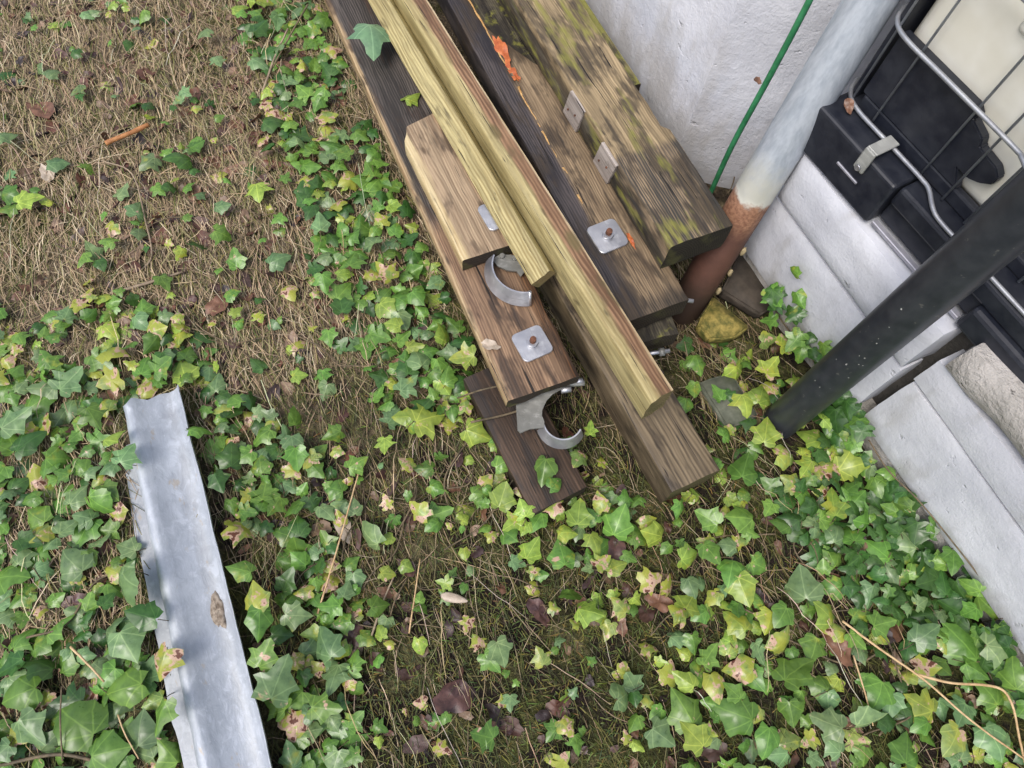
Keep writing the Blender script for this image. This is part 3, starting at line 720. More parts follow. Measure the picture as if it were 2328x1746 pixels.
def build_channel():
    a = at(345, 895, .05); b = at(540, 1746, .05)
    d = (b - a).normalized(); side = Vector((0, 0, 1)).cross(d)
    root = empty('metal_channel', Vector((a.x, a.y, 0))); rz = math.atan2(d.y, d.x); root.rotation_euler = (0, 0, rz)
    tag(root, 'blue-grey sheet metal channel lying in ivy at the left', 'metal channel')
    L = 1.0
    # across (y): left rolled shoulder, trough, right wall;  y grows towards the house
    prof = [(-.0555, .012), (-.060, .026), (-.0575, .040), (-.049, .048), (-.039, .047), (-.029, .038), (-.014, .027), (.006, .020), (.022, .018), (.034, .022), (.042, .031), (.047, .044), (.0495, .057), (.0505, .068)]
    prof = [(y * (1.0), z) for y, z in prof]
    bm = bmesh.new(); seg = 70; th = .0016; rings = []
    def ring_pts(x, i):
        wob = .0025 * fbm(x, 1, 0, 7, 3)
        k = 1.0 + .05 * x
        out = []
        for j, (y, z) in enumerate(prof):
            dz = .0016 * fbm(x, y * 6, 2, 16, 3) + wob
            dent = -.004 * math.exp(-((x - .03) / .02) ** 2) if j < 6 else 0
            yy = y * k + .002 * fbm(x, y * 3, 9, 12, 2)
            xx = x
            if i == 0: xx += .010 * fbm(y * 8, 3, 1, 5, 3) + (.004 if j < 4 else (-.006 if j < 12 else .03 + .03 * (j - 12)))
            out.append((xx, yy, z + dz + dent))
        return out
    for i in range(seg + 1):
        x = L * i / seg
        pts = ring_pts(x, i)
        up = [bm.verts.new(p) for p in pts]
        dn = []
        for j, p in enumerate(pts):
            q0, q1 = pts[max(0, j - 1)], pts[min(len(pts) - 1, j + 1)]
            ty, tz = q1[1] - q0[1], q1[2] - q0[2]; l = math.hypot(ty, tz)
            dn.append(bm.verts.new((p[0], p[1] + tz / l * th, p[2] - ty / l * th)))
        rings.append(up + dn[::-1])
    n = len(rings[0])
    for i in range(seg):
        for k in range(n):
            f = bm.faces.new((rings[i][k], rings[i][(k + 1) % n], rings[i + 1][(k + 1) % n], rings[i + 1][k])); f.smooth = True
    for ring in (rings[0], rings[-1]):
        h = n // 2
        for k in range(h - 1): bm.faces.new((ring[k], ring[k + 1], ring[n - 2 - k], ring[n - 1 - k]))
    bmesh.ops.recalc_face_normals(bm, faces=bm.faces)
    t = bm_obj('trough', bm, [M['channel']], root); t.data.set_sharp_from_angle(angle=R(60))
    # outer flange, lower and ragged
    bm = bmesh.new(); rr = []
    for i in range(seg + 1):
        x = .07 + (L - .07) * i / seg; k = 1 + .05 * x
        e = -.086 + .004 * fbm(x, 4, 2, 5, 3) + .002 * fbm(x, 4, 9, 26, 2)
        if i < 2: e += .012
        rr.append([bm.verts.new(p) for p in ((x, -.0575 * k, .0165), (x, e * k, .0155 + .003 * fbm(x, 1, 1, 6, 2)), (x, e * k, .0140 + .003 * fbm(x, 1, 1, 6, 2)), (x, -.0575 * k, .0150))])
    for i in range(seg):
        for k in range(4): bm.faces.new((rr[i][k], rr[i][(k + 1) % 4], rr[i + 1][(k + 1) % 4], rr[i + 1][k]))
    bm.faces.new(rr[0]); bm.faces.new(rr[-1][::-1])
    bmesh.ops.recalc_face_normals(bm, faces=bm.faces)
    bm_obj('flange', bm, [M['channel']], root)
    # dried mud in the trough
    M['mud'] = m_plain('dry_mud', (.13, .095, .065), (.40, .34, .27), .85, 120, 0, .003)
    bm = bmesh.new(); c0 = root.matrix_world
    def blob(x, y, z, rx, ry, h, s):
        rings = [[bm.verts.new((x, y, z + h))]]
        for q in range(1, 7):
            ring = []
            for j in range(28):
                an = 2 * math.pi * j / 28
                e = 1 + .30 * noise.noise(Vector((math.cos(an) * 1.6 + s, math.sin(an) * 1.6, s))) + .16 * noise.noise(Vector((math.cos(an) * 6, math.sin(an) * 6, s)))
                r_ = q / 6 * e; dy = ry * r_ * math.sin(an)
                zz = z + h * (1 - (q / 6) ** 2) * (1 + .8 * noise.noise(Vector((q * 1.3, j * .9, s)))) - (.0025 if q == 6 else 0) + 5.0 * dy * dy
                ring.append(bm.verts.new((x + rx * r_ * math.cos(an), y + dy, zz)))
            rings.append(ring)
        for j in range(28):
            bm.faces.new((rings[0][0], rings[1][j], rings[1][(j + 1) % 28]))
            for q in range(1, 6): bm.faces.new((rings[q][j], rings[q + 1][j], rings[q + 1][(j + 1) % 28], rings[q][(j + 1) % 28]))
    blob(.425, .018, .0210, .034, .012, .003, 3.0)
    bm_obj('dried_mud', bm, [M['mud']], root, True)
    return root
build_channel()

# ------------------------------------------------------------------ bits lying at the foot of the pipes
def flat_piece(name, label, cat, corners, z, th, mat, tilt=0.0):
    pts = [at(x, y, z) for x, y in corners]
    c = sum(pts, Vector()) / len(pts); bm = bmesh.new()
    pts = [p - c for p in pts]
    lo_ = [bm.verts.new((p.x, p.y, -th + tilt * p.x)) for p in pts]; hi_ = [bm.verts.new((p.x, p.y, tilt * p.x)) for p in pts]
    bm.faces.new(hi_); bm.faces.new(lo_[::-1]); n = len(pts)
    for k in range(n): bm.faces.new((lo_[k], lo_[(k + 1) % n], hi_[(k + 1) % n], hi_[k]))
    bmesh.ops.recalc_face_normals(bm, faces=bm.faces)
    bmesh.ops.bevel(bm, geom=list(bm.edges), offset=.004, segments=2, affect='EDGES')
    bmesh.ops.subdivide_edges(bm, edges=list(bm.edges), cuts=2, use_grid_fill=True)
    for v in bm.verts: v.co += noise.noise_vector(v.co * 40 + c * 9) * .0022
    o = bm_obj(name, bm, [M[mat]], None, True); o.location = c
    return tag(o, label, cat)
M['mossy_wood'] = m_plain('mossy_offcut', (.07, .075, .012), (.36, .28, .075), .85, 48, 0, .005, (.10, .05, .025))
M['mudboard'] = m_plain('mud_stained_slab', (.03, .023, .016), (.075, .06, .045), .8, 22, 0, .003)
M['tile'] = m_plain('greenish_concrete', (.075, .085, .06), (.15, .16, .12), .8, 30, 0, .003)
flat_piece('wood_offcut', 'small mossy yellow-green wood offcut beside the foot of the rusty pipe', 'offcut', [(1621, 672), (1706, 742), (1672, 765), (1614, 770), (1586, 738)], .03, .03, 'mossy_wood')
flat_piece('mud_slab', 'dark mud-stained slab lying against the block wall foot behind the offcut', 'slab', [(1690, 560), (1765, 690), (1730, 715), (1640, 660)], .035, .03, 'mudboard')
flat_piece('paving_tile', 'greenish grey tile half buried under yellow ivy leaves beside the black pipe', 'tile', [(1588, 868), (1665, 845), (1725, 945), (1655, 975)], .022, .03, 'tile')

# ------------------------------------------------------------------ ivy
def leaf_mesh(idx, lobes, curl, fold, seed):
    half = [(.0, .0), (.09, -.08), (.22, -.13), (.34, -.07), (.39, .03), (.38, .13), (.43, .22), (.50, .32), (.42, .42), (.30, .50), (.24, .62), (.14, .80), (.0, .97)]
    rr = random.Random(seed)
    out = []
    for side in (1, -1):
        pts = []
        for i, (x, y) in enumerate(half):
            k = 1.0
            if i in (3, 4): k = .72 + .36 * lobes
            if i in (7,): k = .74 + .42 * lobes
            if i in (5, 6): k = 1.08 - .22 * lobes
            if i in (9, 10): k = 1.24 - .42 * lobes
            jx = rr.uniform(-.04, .04) if 0 < i < len(half) - 1 else 0
            jy = rr.uniform(-.04, .04) if 0 < i < len(half) - 1 else 0
            pts.append((x * k * side + jx, y + jy))
        out.append(pts)
    right, left = out
    outline = right + left[-2:0:-1]
    bm = bmesh.new()
    c = Vector((0, .36))
    def z(x, y):
        r2 = x * x + (y - .3) ** 2
        return -fold * abs(x) + .0 - curl * r2 + .07 * noise.noise(Vector((x * 3 + seed, y * 3, seed))) + .03 * noise.noise(Vector((x * 8 + seed, y * 8, seed)))
    o_ = [bm.verts.new((x, y, z(x, y))) for x, y in outline]
    i_ = []
    for x, y in outline:
        px, py = c.x + (x - c.x) * .52, c.y + (y - c.y) * .52
        i_.append(bm.verts.new((px, py, z(px, py) + .012)))
    cv = bm.verts.new((c.x, c.y, z(c.x, c.y)))
    n = len(outline)
    for k in range(n):
        bm.faces.new((o_[k], o_[(k + 1) % n], i_[(k + 1) % n], i_[k])); bm.faces.new((i_[k], i_[(k + 1) % n], cv))
    bmesh.ops.recalc_face_normals(bm, faces=bm.faces)
    if sum(f.normal.z for f in bm.faces) < 0: bmesh.ops.reverse_faces(bm, faces=bm.faces)
    me = bpy.data.meshes.new('ivy_leaf'); bm.to_mesh(me); bm.free()
    me.materials.append(M['leaf'])
    for p in me.polygons: p.use_smooth = True
    return me
_lv = random.Random(3)
LEAVES = [leaf_mesh(i, _lv.uniform(.15, 1.1), _lv.uniform(-.25, .7), _lv.uniform(-.2, .5), 200 + i * 13) for i in range(14)]
LEAVES += [leaf_mesh(i, lb, cu, fo, 10 + i * 7) for i, (lb, cu, fo) in enumerate(((.9, .15, .22), (.7, .35, .05), (.6, .2, .40), (1.05, .1, .15), (.4, .3, .25), (.8, -.15, .3), (.3, .25, .45), (1.0, .45, .25), (.75, .05, -.2), (.6, .6, .15)))]
TONES = {'g': (.155, .31, .055), 'd': (.060, .150, .032), 'y': (.32, .45, .075), 's': (.27, .38, .10), 'p': (.19, .31, .125)}  # p is paler: sky reflection on glossy leaves mixed into the colour

PATCH = {}
def patch(key, label, anchor):
    e = empty('ivy_plant', Vector((anchor[0], anchor[1], 0))); tag(e, label, 'ivy', 'ivy patches creeping over the ground')
    PATCH[key] = dict(o=e, n=0, stalk=bmesh.new()); return e
def A2(x, y): p = at(x, y); return (p.x, p.y)
patch('channel', 'dense dark green ivy crowding both sides of the metal channel', A2(420, 1350))
patch('side', 'ivy between the metal channel and the mossy middle ground', A2(620, 1300))
patch('leftmid', 'ivy mat at the left edge just above the metal channel', A2(180, 780))
patch('strip', 'ivy strip growing along the left edge of the timber pile', A2(850, 500))
patch('front', 'yellow-green ivy leaves in front of the timber ends', A2(1350, 1150))
patch('feet', 'yellowish ivy leaves gathered round the foot of the black pipe', A2(1720, 900))
patch('wall', 'dark ivy climbing the foot of the white block wall', A2(2100, 1200))
patch('corner', 'broad-leaved ivy filling the lower right corner of the ground', A2(2000, 1600))
patch('lawn', 'sparse small ivy leaves scattered over the dry grass', A2(350, 350))
patch('moss', 'single ivy leaves on mossy ground at bottom centre', A2(1100, 1500))

taken = []
def add_leaf(key, p, size, tone, tip=None, tilt=None, nrm=None, spot=None):
    P = PATCH[key]
    if P['n'] >= 298: return
    P['n'] += 1
    o = bpy.data.objects.new('leaf', LEAVES[rnd.randrange(len(LEAVES))]); COL.objects.link(o)
    o.parent = P['o']
    tip = rnd.uniform(0, 2 * math.pi) if tip is None else tip
    up = nrm or Vector((0, 0, 1))
    if tilt is None: tilt = abs(rnd.gauss(0, .42))
    ta = rnd.uniform(0, 2 * math.pi)
    ax = Vector((math.cos(ta), math.sin(ta), 0))
    up = (Matrix.Rotation(min(tilt, .95), 3, ax) @ up).normalized()
    t = Vector((math.cos(tip), math.sin(tip), 0)); t = (t - up * t.dot(up)).normalized(); s = t.cross(up)
    m3 = Matrix((s, t, up)).transposed().to_4x4() @ Matrix.Diagonal((size * rnd.uniform(.9, 1.2), size, size, 1))
    c = p - t * size * .38
    m3.translation = c - P['o'].location
    o.matrix_local = m3
    b = TONES[tone]; f = rnd.uniform(.72, 1.25); h = rnd.uniform(-.1, .12)
    if spot is None: spot = {'g': .38, 'd': .2, 'y': .52, 's': .85, 'p': .32}[tone] + rnd.uniform(-.16, .2)
    o.color = (min(1, b[0] * f * (1 + h)), min(1, b[1] * f), b[2] * f, max(0, min(1, spot)))
    # stalk from the ground to the leaf base
    gx, gy = c.x + rnd.uniform(-.03, .03), c.y + rnd.uniform(-.03, .03)
    if nrm is None:
        g = Vector((gx, gy, hgt(gx, gy) - .004)); q = c - t * .004
        tube(P['stalk'], [g - P['o'].location, (g * .5 + q * .5 + Vector((0, 0, .006))) - P['o'].location, q - P['o'].location], .0009, 3, False)
    taken.append((p.x, p.y, size))

OBST = []                                          # footprints of timbers (world -> local box)
for o in (T9, T8, T2b, T6, T5, T2, T3, T4, T1):
    d = [v.co for v in o.data.vertices]
    mw = o.matrix_world if o.parent is None else o.matrix_world
    OBST.append((mw.inverted(), min(c.x for c in d), max(c.x for c in d), min(c.y for c in d), max(c.y for c in d)))
def blocked(p, mg=.012):
    for mi, x0, x1, y0, y1 in OBST:
        q = mi @ Vector((p.x, p.y, .1))
        if x0 - mg < q.x < x1 + mg and y0 - mg < q.y < y1 + mg: return True
    v = p.x * EV.x + p.y * EV.y; u = p.x * EU.x + p.y * EU.y
    return v > WV - .01
bpy.context.view_layer.update()
CHN = bpy.data.objects['metal_channel'].matrix_world.inverted()
def in_channel(p, mg=.0):
    q = CHN @ Vector((p.x, p.y, 0)); return -.005 < q.x < 1.0 and -.088 - mg < q.y < .060 + mg

S_ = 2328 / 2212
# the larger leaves, one by one (sight-line x, y in a 2212-wide view, width in the same units, tone)
BIG = [('front', [(1175, 1015, 75, 'g'), (1190, 1090, 62, 's'), (1250, 1110, 78, 'y'), (1335, 1130, 95, 'g'), (1297, 1087, 55, 's'), (1148, 1187, 66, 'y'), (1215, 1196, 70, 'g'), (1285, 1172, 60, 'y'), (1415, 1155, 88, 'y'), (1252, 988, 55, 's'), (1275, 927, 42, 'y'), (1085, 1073, 80, 'y'), (925, 903, 98, 'y'), (1030, 937, 76, 'y'), (1490, 1205, 60, 'y'), (1535, 1192, 62, 'g'), (1580, 1228, 84, 'g'), (1640, 1222, 60, 'g'), (1490, 1300, 64, 'y'), (1592, 1342, 78, 'y'), (1604, 1272, 76, 'y'), (1405, 1255, 60, 's'), (1340, 1310, 52, 's'), (1270, 1320, 74, 'y'), (1236, 1285, 55, 'g'), (1300, 1215, 50, 's'), (1130, 1100, 50, 'y'), (1350, 1075, 46, 'g'), (1470, 1100, 50, 'g'), (1530, 1120, 66, 'g'), (1605, 1118, 90, 'g'), (1690, 1130, 60, 'g'), (1085, 1000, 52, 'g'), (1135, 1060, 56, 's'), (1160, 1125, 60, 'g'), (1222, 1150, 50, 'y'), (1075, 945, 46, 'g'), (1200, 1045, 44, 'g'), (1110, 1130, 60, 'y')]),
       ('feet', [(1508, 783, 66, 'g'), (1590, 812, 76, 'y'), (1645, 852, 78, 'y'), (1664, 792, 66, 'y'), (1610, 870, 66, 'y'), (1550, 850, 50, 'g'), (1655, 932, 88, 'y'), (1610, 1006, 104, 'g'), (1700, 742, 62, 'y'), (1660, 735, 50, 's'), (1755, 942, 72, 'y'), (1795, 905, 56, 'y'), (1842, 1008, 100, 'y'), (1705, 860, 60, 'y'), (1745, 1010, 64, 'y'), (1570, 935, 50, 'g'), (1500, 840, 48, 'g'), (1700, 985, 70, 's'), (1790, 1010, 60, 's'), (1480, 875, 52, 'g'), (1730, 905, 58, 'y'), (1540, 1000, 52, 'g')]),
       ('strip', [(905, 772, 78, 'p'), (960, 722, 62, 'y'), (1003, 772, 72, 'y'), (880, 830, 66, 'p'), (780, 420, 60, 'd'), (800, 520, 66, 'p'), (830, 590, 66, 's'), (862, 645, 66, 'g'), (740, 330, 62, 'g'), (705, 250, 64, 's'), (690, 200, 54, 'g'), (850, 700, 50, 'y'), (900, 640, 55, 'g'), (760, 560, 62, 'g'), (700, 610, 60, 'g'), (690, 480, 66, 'p'), (640, 300, 56, 'p'), (600, 100, 62, 'p'), (650, 60, 62, 'g'), (560, 60, 70, 'd'), (440, 70, 50, 'p'), (740, 450, 56, 'd'), (820, 350, 50, 'g'), (880, 450, 56, 'd'), (910, 530, 50, 'g'), (940, 610, 52, 'p')]),
       ('channel', [(80, 870, 90, 'g'), (30, 907, 96, 'p'), (150, 822, 90, 'p'), (60, 955, 90, 'd'), (180, 1150, 90, 'g'), (262, 1268, 132, 'p'), (155, 1215, 92, 'p'), (272, 1392, 92, 'p'), (212, 1090, 84, 'g'), (265, 1488, 112, 'g'), (165, 1560, 132, 'g'), (85, 1432, 92, 'd'), (20, 1245, 90, 'g'), (350, 1432, 84, 's'), (120, 1350, 80, 'g'), (40, 1500, 95, 'g'), (60, 1580, 90, 'p'), (300, 1580, 86, 'p'), (230, 1625, 95, 'g'), (345, 1545, 84, 'g'), (310, 1330, 80, 'd'), (545, 1292, 84, 's'), (560, 1345, 84, 'g'), (520, 1230, 62, 'g'), (620, 1255, 62, 'd'), (640, 1330, 66, 'p'), (600, 1470, 112, 'p'), (570, 1415, 70, 'g'), (700, 1392, 98, 'p'), (722, 1462, 82, 'p'), (700, 1530, 70, 'g'), (640, 1560, 78, 's'), (520, 1142, 74, 's'), (595, 1090, 60, 'g'), (470, 1040, 56, 'd'), (500, 985, 66, 'd'), (430, 925, 62, 'g'), (395, 800, 70, 'y'), (350, 790, 66, 'g'), (240, 760, 76, 's'), (330, 740, 66, 'g'), (100, 780, 66, 'g'), (270, 980, 60, 'p'), (200, 900, 70, 'g'), (240, 940, 56, 'y')]),
       ('wall', [(1960, 1160, 98, 'p'), (1870, 1130, 84, 'g'), (2000, 1220, 70, 'd'), (1920, 1235, 80, 'p'), (2040, 1260, 80, 'd'), (1880, 1290, 72, 'p'), (1735, 1262, 98, 'p'), (1800, 1270, 60, 'g'), (1800, 1090, 76, 'y'), (1850, 1080, 60, 'g'), (2080, 1310, 92, 'd'), (1990, 1330, 84, 'd'), (2150, 1290, 112, 'g'), (1900, 1190, 76, 'g'), (1945, 1275, 80, 'd'), (2060, 1210, 66, 'g'), (2110, 1245, 60, 'd'), (2020, 1140, 60, 'g'), (1960, 1080, 56, 'd'), (1920, 1020, 50, 'g')]),
       ('corner', [(2085, 1392, 124, 'g'), (2165, 1400, 100, 'p'), (2000, 1372, 76, 'p'), (2190, 1460, 90, 'g'), (1990, 1522, 84, 'y'), (1880, 1562, 92, 'p'), (1790, 1562, 88, 'p'), (1900, 1500, 90, 'g'), (1720, 1447, 112, 'g'), (1690, 1390, 84, 's'), (1760, 1400, 66, 'g'), (1790, 1330, 74, 'y'), (1690, 1330, 60, 'g'), (2080, 1540, 90, 'p'), (2060, 1600, 84, 's'), (2150, 1600, 90, 'p'), (1960, 1620, 84, 'g'), (1590, 1542, 112, 'g'), (1602, 1446, 84, 's'), (1480, 1532, 100, 'g'), (1545, 1480, 66, 's'), (1660, 1600, 80, 'g'), (1500, 1590, 70, 'y'), (1430, 1590, 80, 'p'), (1480, 1470, 60, 'y'), (2140, 1500, 80, 'g'), (2190, 1350, 70, 'g')]),
       ('moss', [(1082, 1410, 66, 'p'), (1350, 1502, 86, 'p'), (945, 1110, 72, 'g'), (905, 1104, 62, 's'), (795, 1160, 76, 'p'), (835, 1085, 40, 's'), (1060, 1430, 58, 'g'), (1010, 1350, 40, 's'), (1030, 1385, 40, 's'), (820, 1310, 58, 'g'), (1045, 1590, 60, 'g'), (960, 1260, 40, 'y'), (770, 1000, 56, 'g'), (720, 940, 54, 'g'), (640, 900, 58, 'g'), (830, 960, 50, 'y'), (880, 1000, 46, 's')]),
       ('lawn', [(390, 340, 76, 'd'), (320, 350, 60, 'p'), (108, 155, 52, 'p'), (400, 200, 46, 'p'), (470, 130, 48, 'p'), (60, 430, 70, 'y'), (555, 410, 64, 'y'), (480, 445, 46, 'p'), (300, 450, 70, 'p'), (120, 350, 60, 'p'), (190, 360, 52, 'g'), (480, 505, 56, 'g'), (200, 545, 60, 'p'), (510, 560, 60, 'g'), (600, 560, 66, 'p'), (430, 530, 50, 'd'), (230, 520, 50, 'g'), (10, 290, 60, 'p'), (20, 420, 60, 'g')])]
for key, lst in BIG:
    for (x, y, sz, tn) in lst:
        z = .035 + rnd.uniform(-.01, .02)
        p = at(x * S_, y * S_, z)
        if blocked(p, -.03): z = .075; p = at(x * S_, y * S_, z)
        if in_channel(p, .035): z = .082; p = at(x * S_, y * S_, z)
        add_leaf(key, p, sz * S_ * (H - z) / F * (.80 if sz > 76 else .90), tn)
# leaves lying on the pile
add_leaf('strip', at(845, 78, .215), .085, 'p', tip=R(-70), tilt=.15, nrm=Vector((0, 0, 1)), spot=.1)
PATCH['strip']['o'].children[-1].color = (.20, .36, .19, .1)
add_leaf('strip', at(935, 218, .16), .042, 'y', tilt=.2, nrm=Vector((0, 0, 1)))
# leaves rooted up the block wall
for k in range(125):
    u = rnd.uniform(-.42, .66); z = rnd.uniform(.015, .085 + .045 * fbm(u, 1, 1, 7, 2)) + (.05 * rnd.random() if u < -.12 else 0)
    if u < -.18 and rnd.random() < .3: z += rnd.uniform(.03, .11)
    p = UV(u, WV - rnd.uniform(.008, .03) - max(0, (.08 - z)) * .3, z)
    add_leaf('wall', p, rnd.uniform(.028, .054), rnd.choice('ddddgg'), tip=ANG + rnd.uniform(-1.2, 1.2) - 1.2, tilt=rnd.uniform(0, .4), nrm=(-EV + Vector((0, 0, rnd.uniform(.4, 1.4)))).normalized())

# the smaller leaves between, by how thickly each part of the ground is covered
ZONES = [('channel', [(-150, 860), (260, 820), (300, 1000), (400, 1450), (460, 1800), (-150, 1800)], 250, (.026, .054), 'ggpdgpsg'),
         ('side', [(420, 940), (560, 900), (760, 1080), (820, 1350), (820, 1760), (640, 1760), (520, 1330)], 120, (.024, .050), 'ggpdgpsg'),
         ('leftmid', [(-120, 650), (300, 690), (480, 760), (520, 900), (-120, 900)], 105, (.024, .048), 'gpdsgyg'),
         ('strip', [(510, -60), (775, -60), (885, 320), (1020, 620), (1090, 900), (1010, 990), (880, 960), (735, 600), (625, 300)], 268, (.028, .054), 'ggpdysgdg'),
         ('front', [(900, 880), (1110, 920), (1500, 1120), (1700, 1150), (1700, 1420), (1250, 1360), (980, 1150)], 72, (.020, .042), 'gygsgyp'),
         ('feet', [(1540, 760), (1850, 720), (1960, 1000), (1900, 1180), (1640, 1180), (1560, 960)], 48, (.022, .044), 'gygdgsd'),
         ('wall', [(1850, 1000), (1960, 1010), (2400, 1480), (2400, 1560), (1900, 1360), (1760, 1180)], 135, (.028, .054), 'ddgdpgd'),
         ('corner', [(1560, 1330), (2400, 1400), (2450, 1800), (1480, 1800), (1400, 1560)], 120, (.024, .050), 'gpgydgs'),
         ('lawn', [(-100, -60), (500, -60), (800, 700), (900, 960), (500, 800), (-100, 700)], 150, (.016, .040), 'gpdsyg'),
         ('moss', [(720, 980), (960, 1120), (1400, 1400), (1480, 1800), (820, 1800), (780, 1300)], 66, (.014, .036), 'gyspg')]
def inside(pt, poly):
    c = False; n = len(poly)
    for i in range(n):
        x0, y0 = poly[i]; x1, y1 = poly[(i + 1) % n]
        if (y0 > pt[1]) != (y1 > pt[1]) and pt[0] < (x1 - x0) * (pt[1] - y0) / (y1 - y0) + x0: c = not c
    return c
for key, poly, cnt, (s0, s1), tones in ZONES:
    wp = [A2(*q) for q in poly]
    bx = (min(p[0] for p in wp), max(p[0] for p in wp), min(p[1] for p in wp), max(p[1] for p in wp))
    made = tries = 0
    while made < cnt and tries < cnt * 60:
        tries += 1
        x, y = rnd.uniform(bx[0], bx[1]), rnd.uniform(bx[2], bx[3])
        if not inside((x, y), wp): continue
        if fbm(x, y, 5.5, 5.0, 2) < -.18 + (0 if key in ('lawn', 'moss') else -.3): continue
        sz = rnd.uniform(s0, s1)
        p = Vector((x, y, hgt(x, y) + rnd.uniform(.008, .035)))
        if blocked(p, .0): continue
        if in_channel(p, .012): continue
        if any((x - a) ** 2 + (y - b) ** 2 < (.235 * (sz + s)) ** 2 for a, b, s in taken): continue
        add_leaf(key, p, sz, rnd.choice(tones)); made += 1
# runners
def runner(key, pts, r=.0016):
    P = PATCH[key]; c = P['o'].location
    q = []
    for x, y, z in pts:
        w_ = at(x, y, z); q.append(w_ - c)
    b = bmesh.new(); tube(b, smooth_path(q, 8), r, 6); bm_obj('vine', b, [M['stem']], P['o'])
runner('strip', [(700, 10, .12), (660, 80, .06), (600, 190, .02)], .002)
runner('strip', [(1040, 905, .05), (1100, 885, .10), (1180, 870, .1), (1260, 865, .09)], .0018)
runner('front', [(1070, 960, .06), (1140, 945, .06), (1190, 930, .07)], .0024)
runner('front', [(1010, 1250, .02), (1100, 1190, .02), (1160, 1100, .03), (1180, 1080, .03)], .0014)
runner('wall', [(1720, 600, .02), (1760, 700, .03), (1800, 760, .03), (1850, 820, .04), (1880, 900, .02)], .0016)
runner('wall', [(1975, 1000, .09), (2020, 1070, .10), (2090, 1140, .10), (2180, 1250, .10), (2280, 1380, .08)], .0016)
runner('channel', [(60, 1450, .03), (150, 1420, .03), (210, 1330, .02), (260, 1300, .02)], .002)
runner('channel', [(0, 1740, .02), (130, 1715, .03), (240, 1735, .02)], .003)
runner('channel', [(140, 1560, .05), (137, 1640, .05), (142, 1730, .03)], .0014)
for key, poly, cnt, _s, _t in ZONES:
    wp = [A2(*q) for q in poly]
    for k in range(7 if cnt > 100 else 3):
        for _try in range(30):
            i = rnd.randrange(len(wp)); j = rnd.randrange(len(wp)); f = rnd.random()
            x, y = wp[i][0] * f + wp[j][0] * (1 - f), wp[i][1] * f + wp[j][1] * (1 - f)
            if inside((x, y), wp) and not blocked(Vector((x, y, 0)), .1) and not in_channel(Vector((x, y, 0)), .1): break
        else: continue
        a_ = rnd.uniform(0, 6.28); q = []
        for i in range(7):
            if blocked(Vector((x, y, 0)), .02) or in_channel(Vector((x, y, 0)), .02): break
            q.append(Vector((x, y, hgt(x, y) + .004 + .014 * rnd.random())) - PATCH[key]['o'].location)
            a_ += rnd.gauss(0, .45); x += math.cos(a_) * .045; y += math.sin(a_) * .045
        if len(q) > 2:
            b = bmesh.new(); tube(b, smooth_path(q, 5), rnd.uniform(.0010, .0019), 5); bm_obj('vine', b, [M['stem']], PATCH[key]['o'])
for k, P in PATCH.items():
    if len(P['stalk'].verts):
        o = bm_obj('leaf_stalks', P['stalk'], [M['stem']], P['o']); o['kind'] = 'stuff'

# ------------------------------------------------------------------ dry grass, moss blades, litter
def ribbon_mesh(name, items, mat):
    vs, fs, cols = [], [], []
    for pts, wd, col in items:
        n = len(pts); b = len(vs)
        for i, p in enumerate(pts):
            t = (pts[min(i + 1, n - 1)] - pts[max(i - 1, 0)])
            s = Vector((-t.y, t.x, 0))
            if s.length < 1e-6: s = Vector((1, 0, 0))
            s.normalize(); ww = wd * (1 - .75 * abs(i / (n - 1) - .35) ** 1.5)
            vs.append(p + s * ww); vs.append(p - s * ww); cols += [col, col]
        for i in range(n - 1): fs.append((b + 2 * i, b + 2 * i + 1, b + 2 * i + 3, b + 2 * i + 2))
    me = bpy.data.meshes.new(name); me.from_pydata([tuple(v) for v in vs], [], fs)
    ca = me.color_attributes.new('col', 'FLOAT_COLOR', 'POINT')
    flat = [c for col in cols for c in (*col, 1.0)]
    ca.data.foreach_set('color', flat)
    return link(name, me, None, [mat])
STRAW = [(.40, .30, .19), (.46, .33, .22), (.50, .39, .235), (.38, .285, .165), (.62, .52, .35), (.26, .185, .105), (.30, .27, .12), (.34, .31, .14), (.44, .32, .19), (.17, .12, .075)]
GREEN = [(.10, .13, .025), (.15, .15, .035), (.07, .09, .02), (.20, .18, .05), (.055, .06, .018)]
def dryness(x, y): return max(0, min(1, .5 - .45 * x + .38 * (y - .5) + .5 * fbm(x, y, 2.2, 3.0, 2)))
items = []
def blade(x, y, L, ang, lift, wd, col, curve):
    pts = []; z0 = hgt(x, y) + .001
    for i in range(4):
        s = i / 3; a = ang + curve * (s - .3)
        px = x + math.cos(a) * L * s; py = y + math.sin(a) * L * s
        pts.append(Vector((px, py, max(hgt(px, py), z0 - .004) + .002 + lift * 4 * s * (1 - s * .75))))
    items.append((pts, wd, col))
n = 0
while n < 80000:
    x, y = rnd.uniform(-1.7, 1.35), rnd.uniform(-.4, 2.4)
    dn = dryness(x, y)
    if rnd.random() > .16 + .84 * dn: continue
    if blocked(Vector((x, y, 0)), -.03): n += 1; continue
    if in_channel(Vector((x, y, 0)), -.01): n += 1; continue
    n += 1
    ang = R(-60) + rnd.gauss(0, .30) + (math.pi if rnd.random() < .5 else 0)
    if rnd.random() < .2: ang = rnd.uniform(0, 6.28)
    if rnd.random() < .72 * dn + .12: col = rnd.choice(STRAW)
    else: col = rnd.choice(GREEN)
    f = rnd.uniform(.65, 1.25) * (.68 + .32 * dn); col = tuple(c * f for c in col)
    blade(x, y, rnd.uniform(.025, .085) * (1.5 if rnd.random() < .12 else 1), ang, rnd.uniform(.0, .010), rnd.uniform(.00025, .00065) * (1 + .4 * dn), col, rnd.gauss(0, .28))
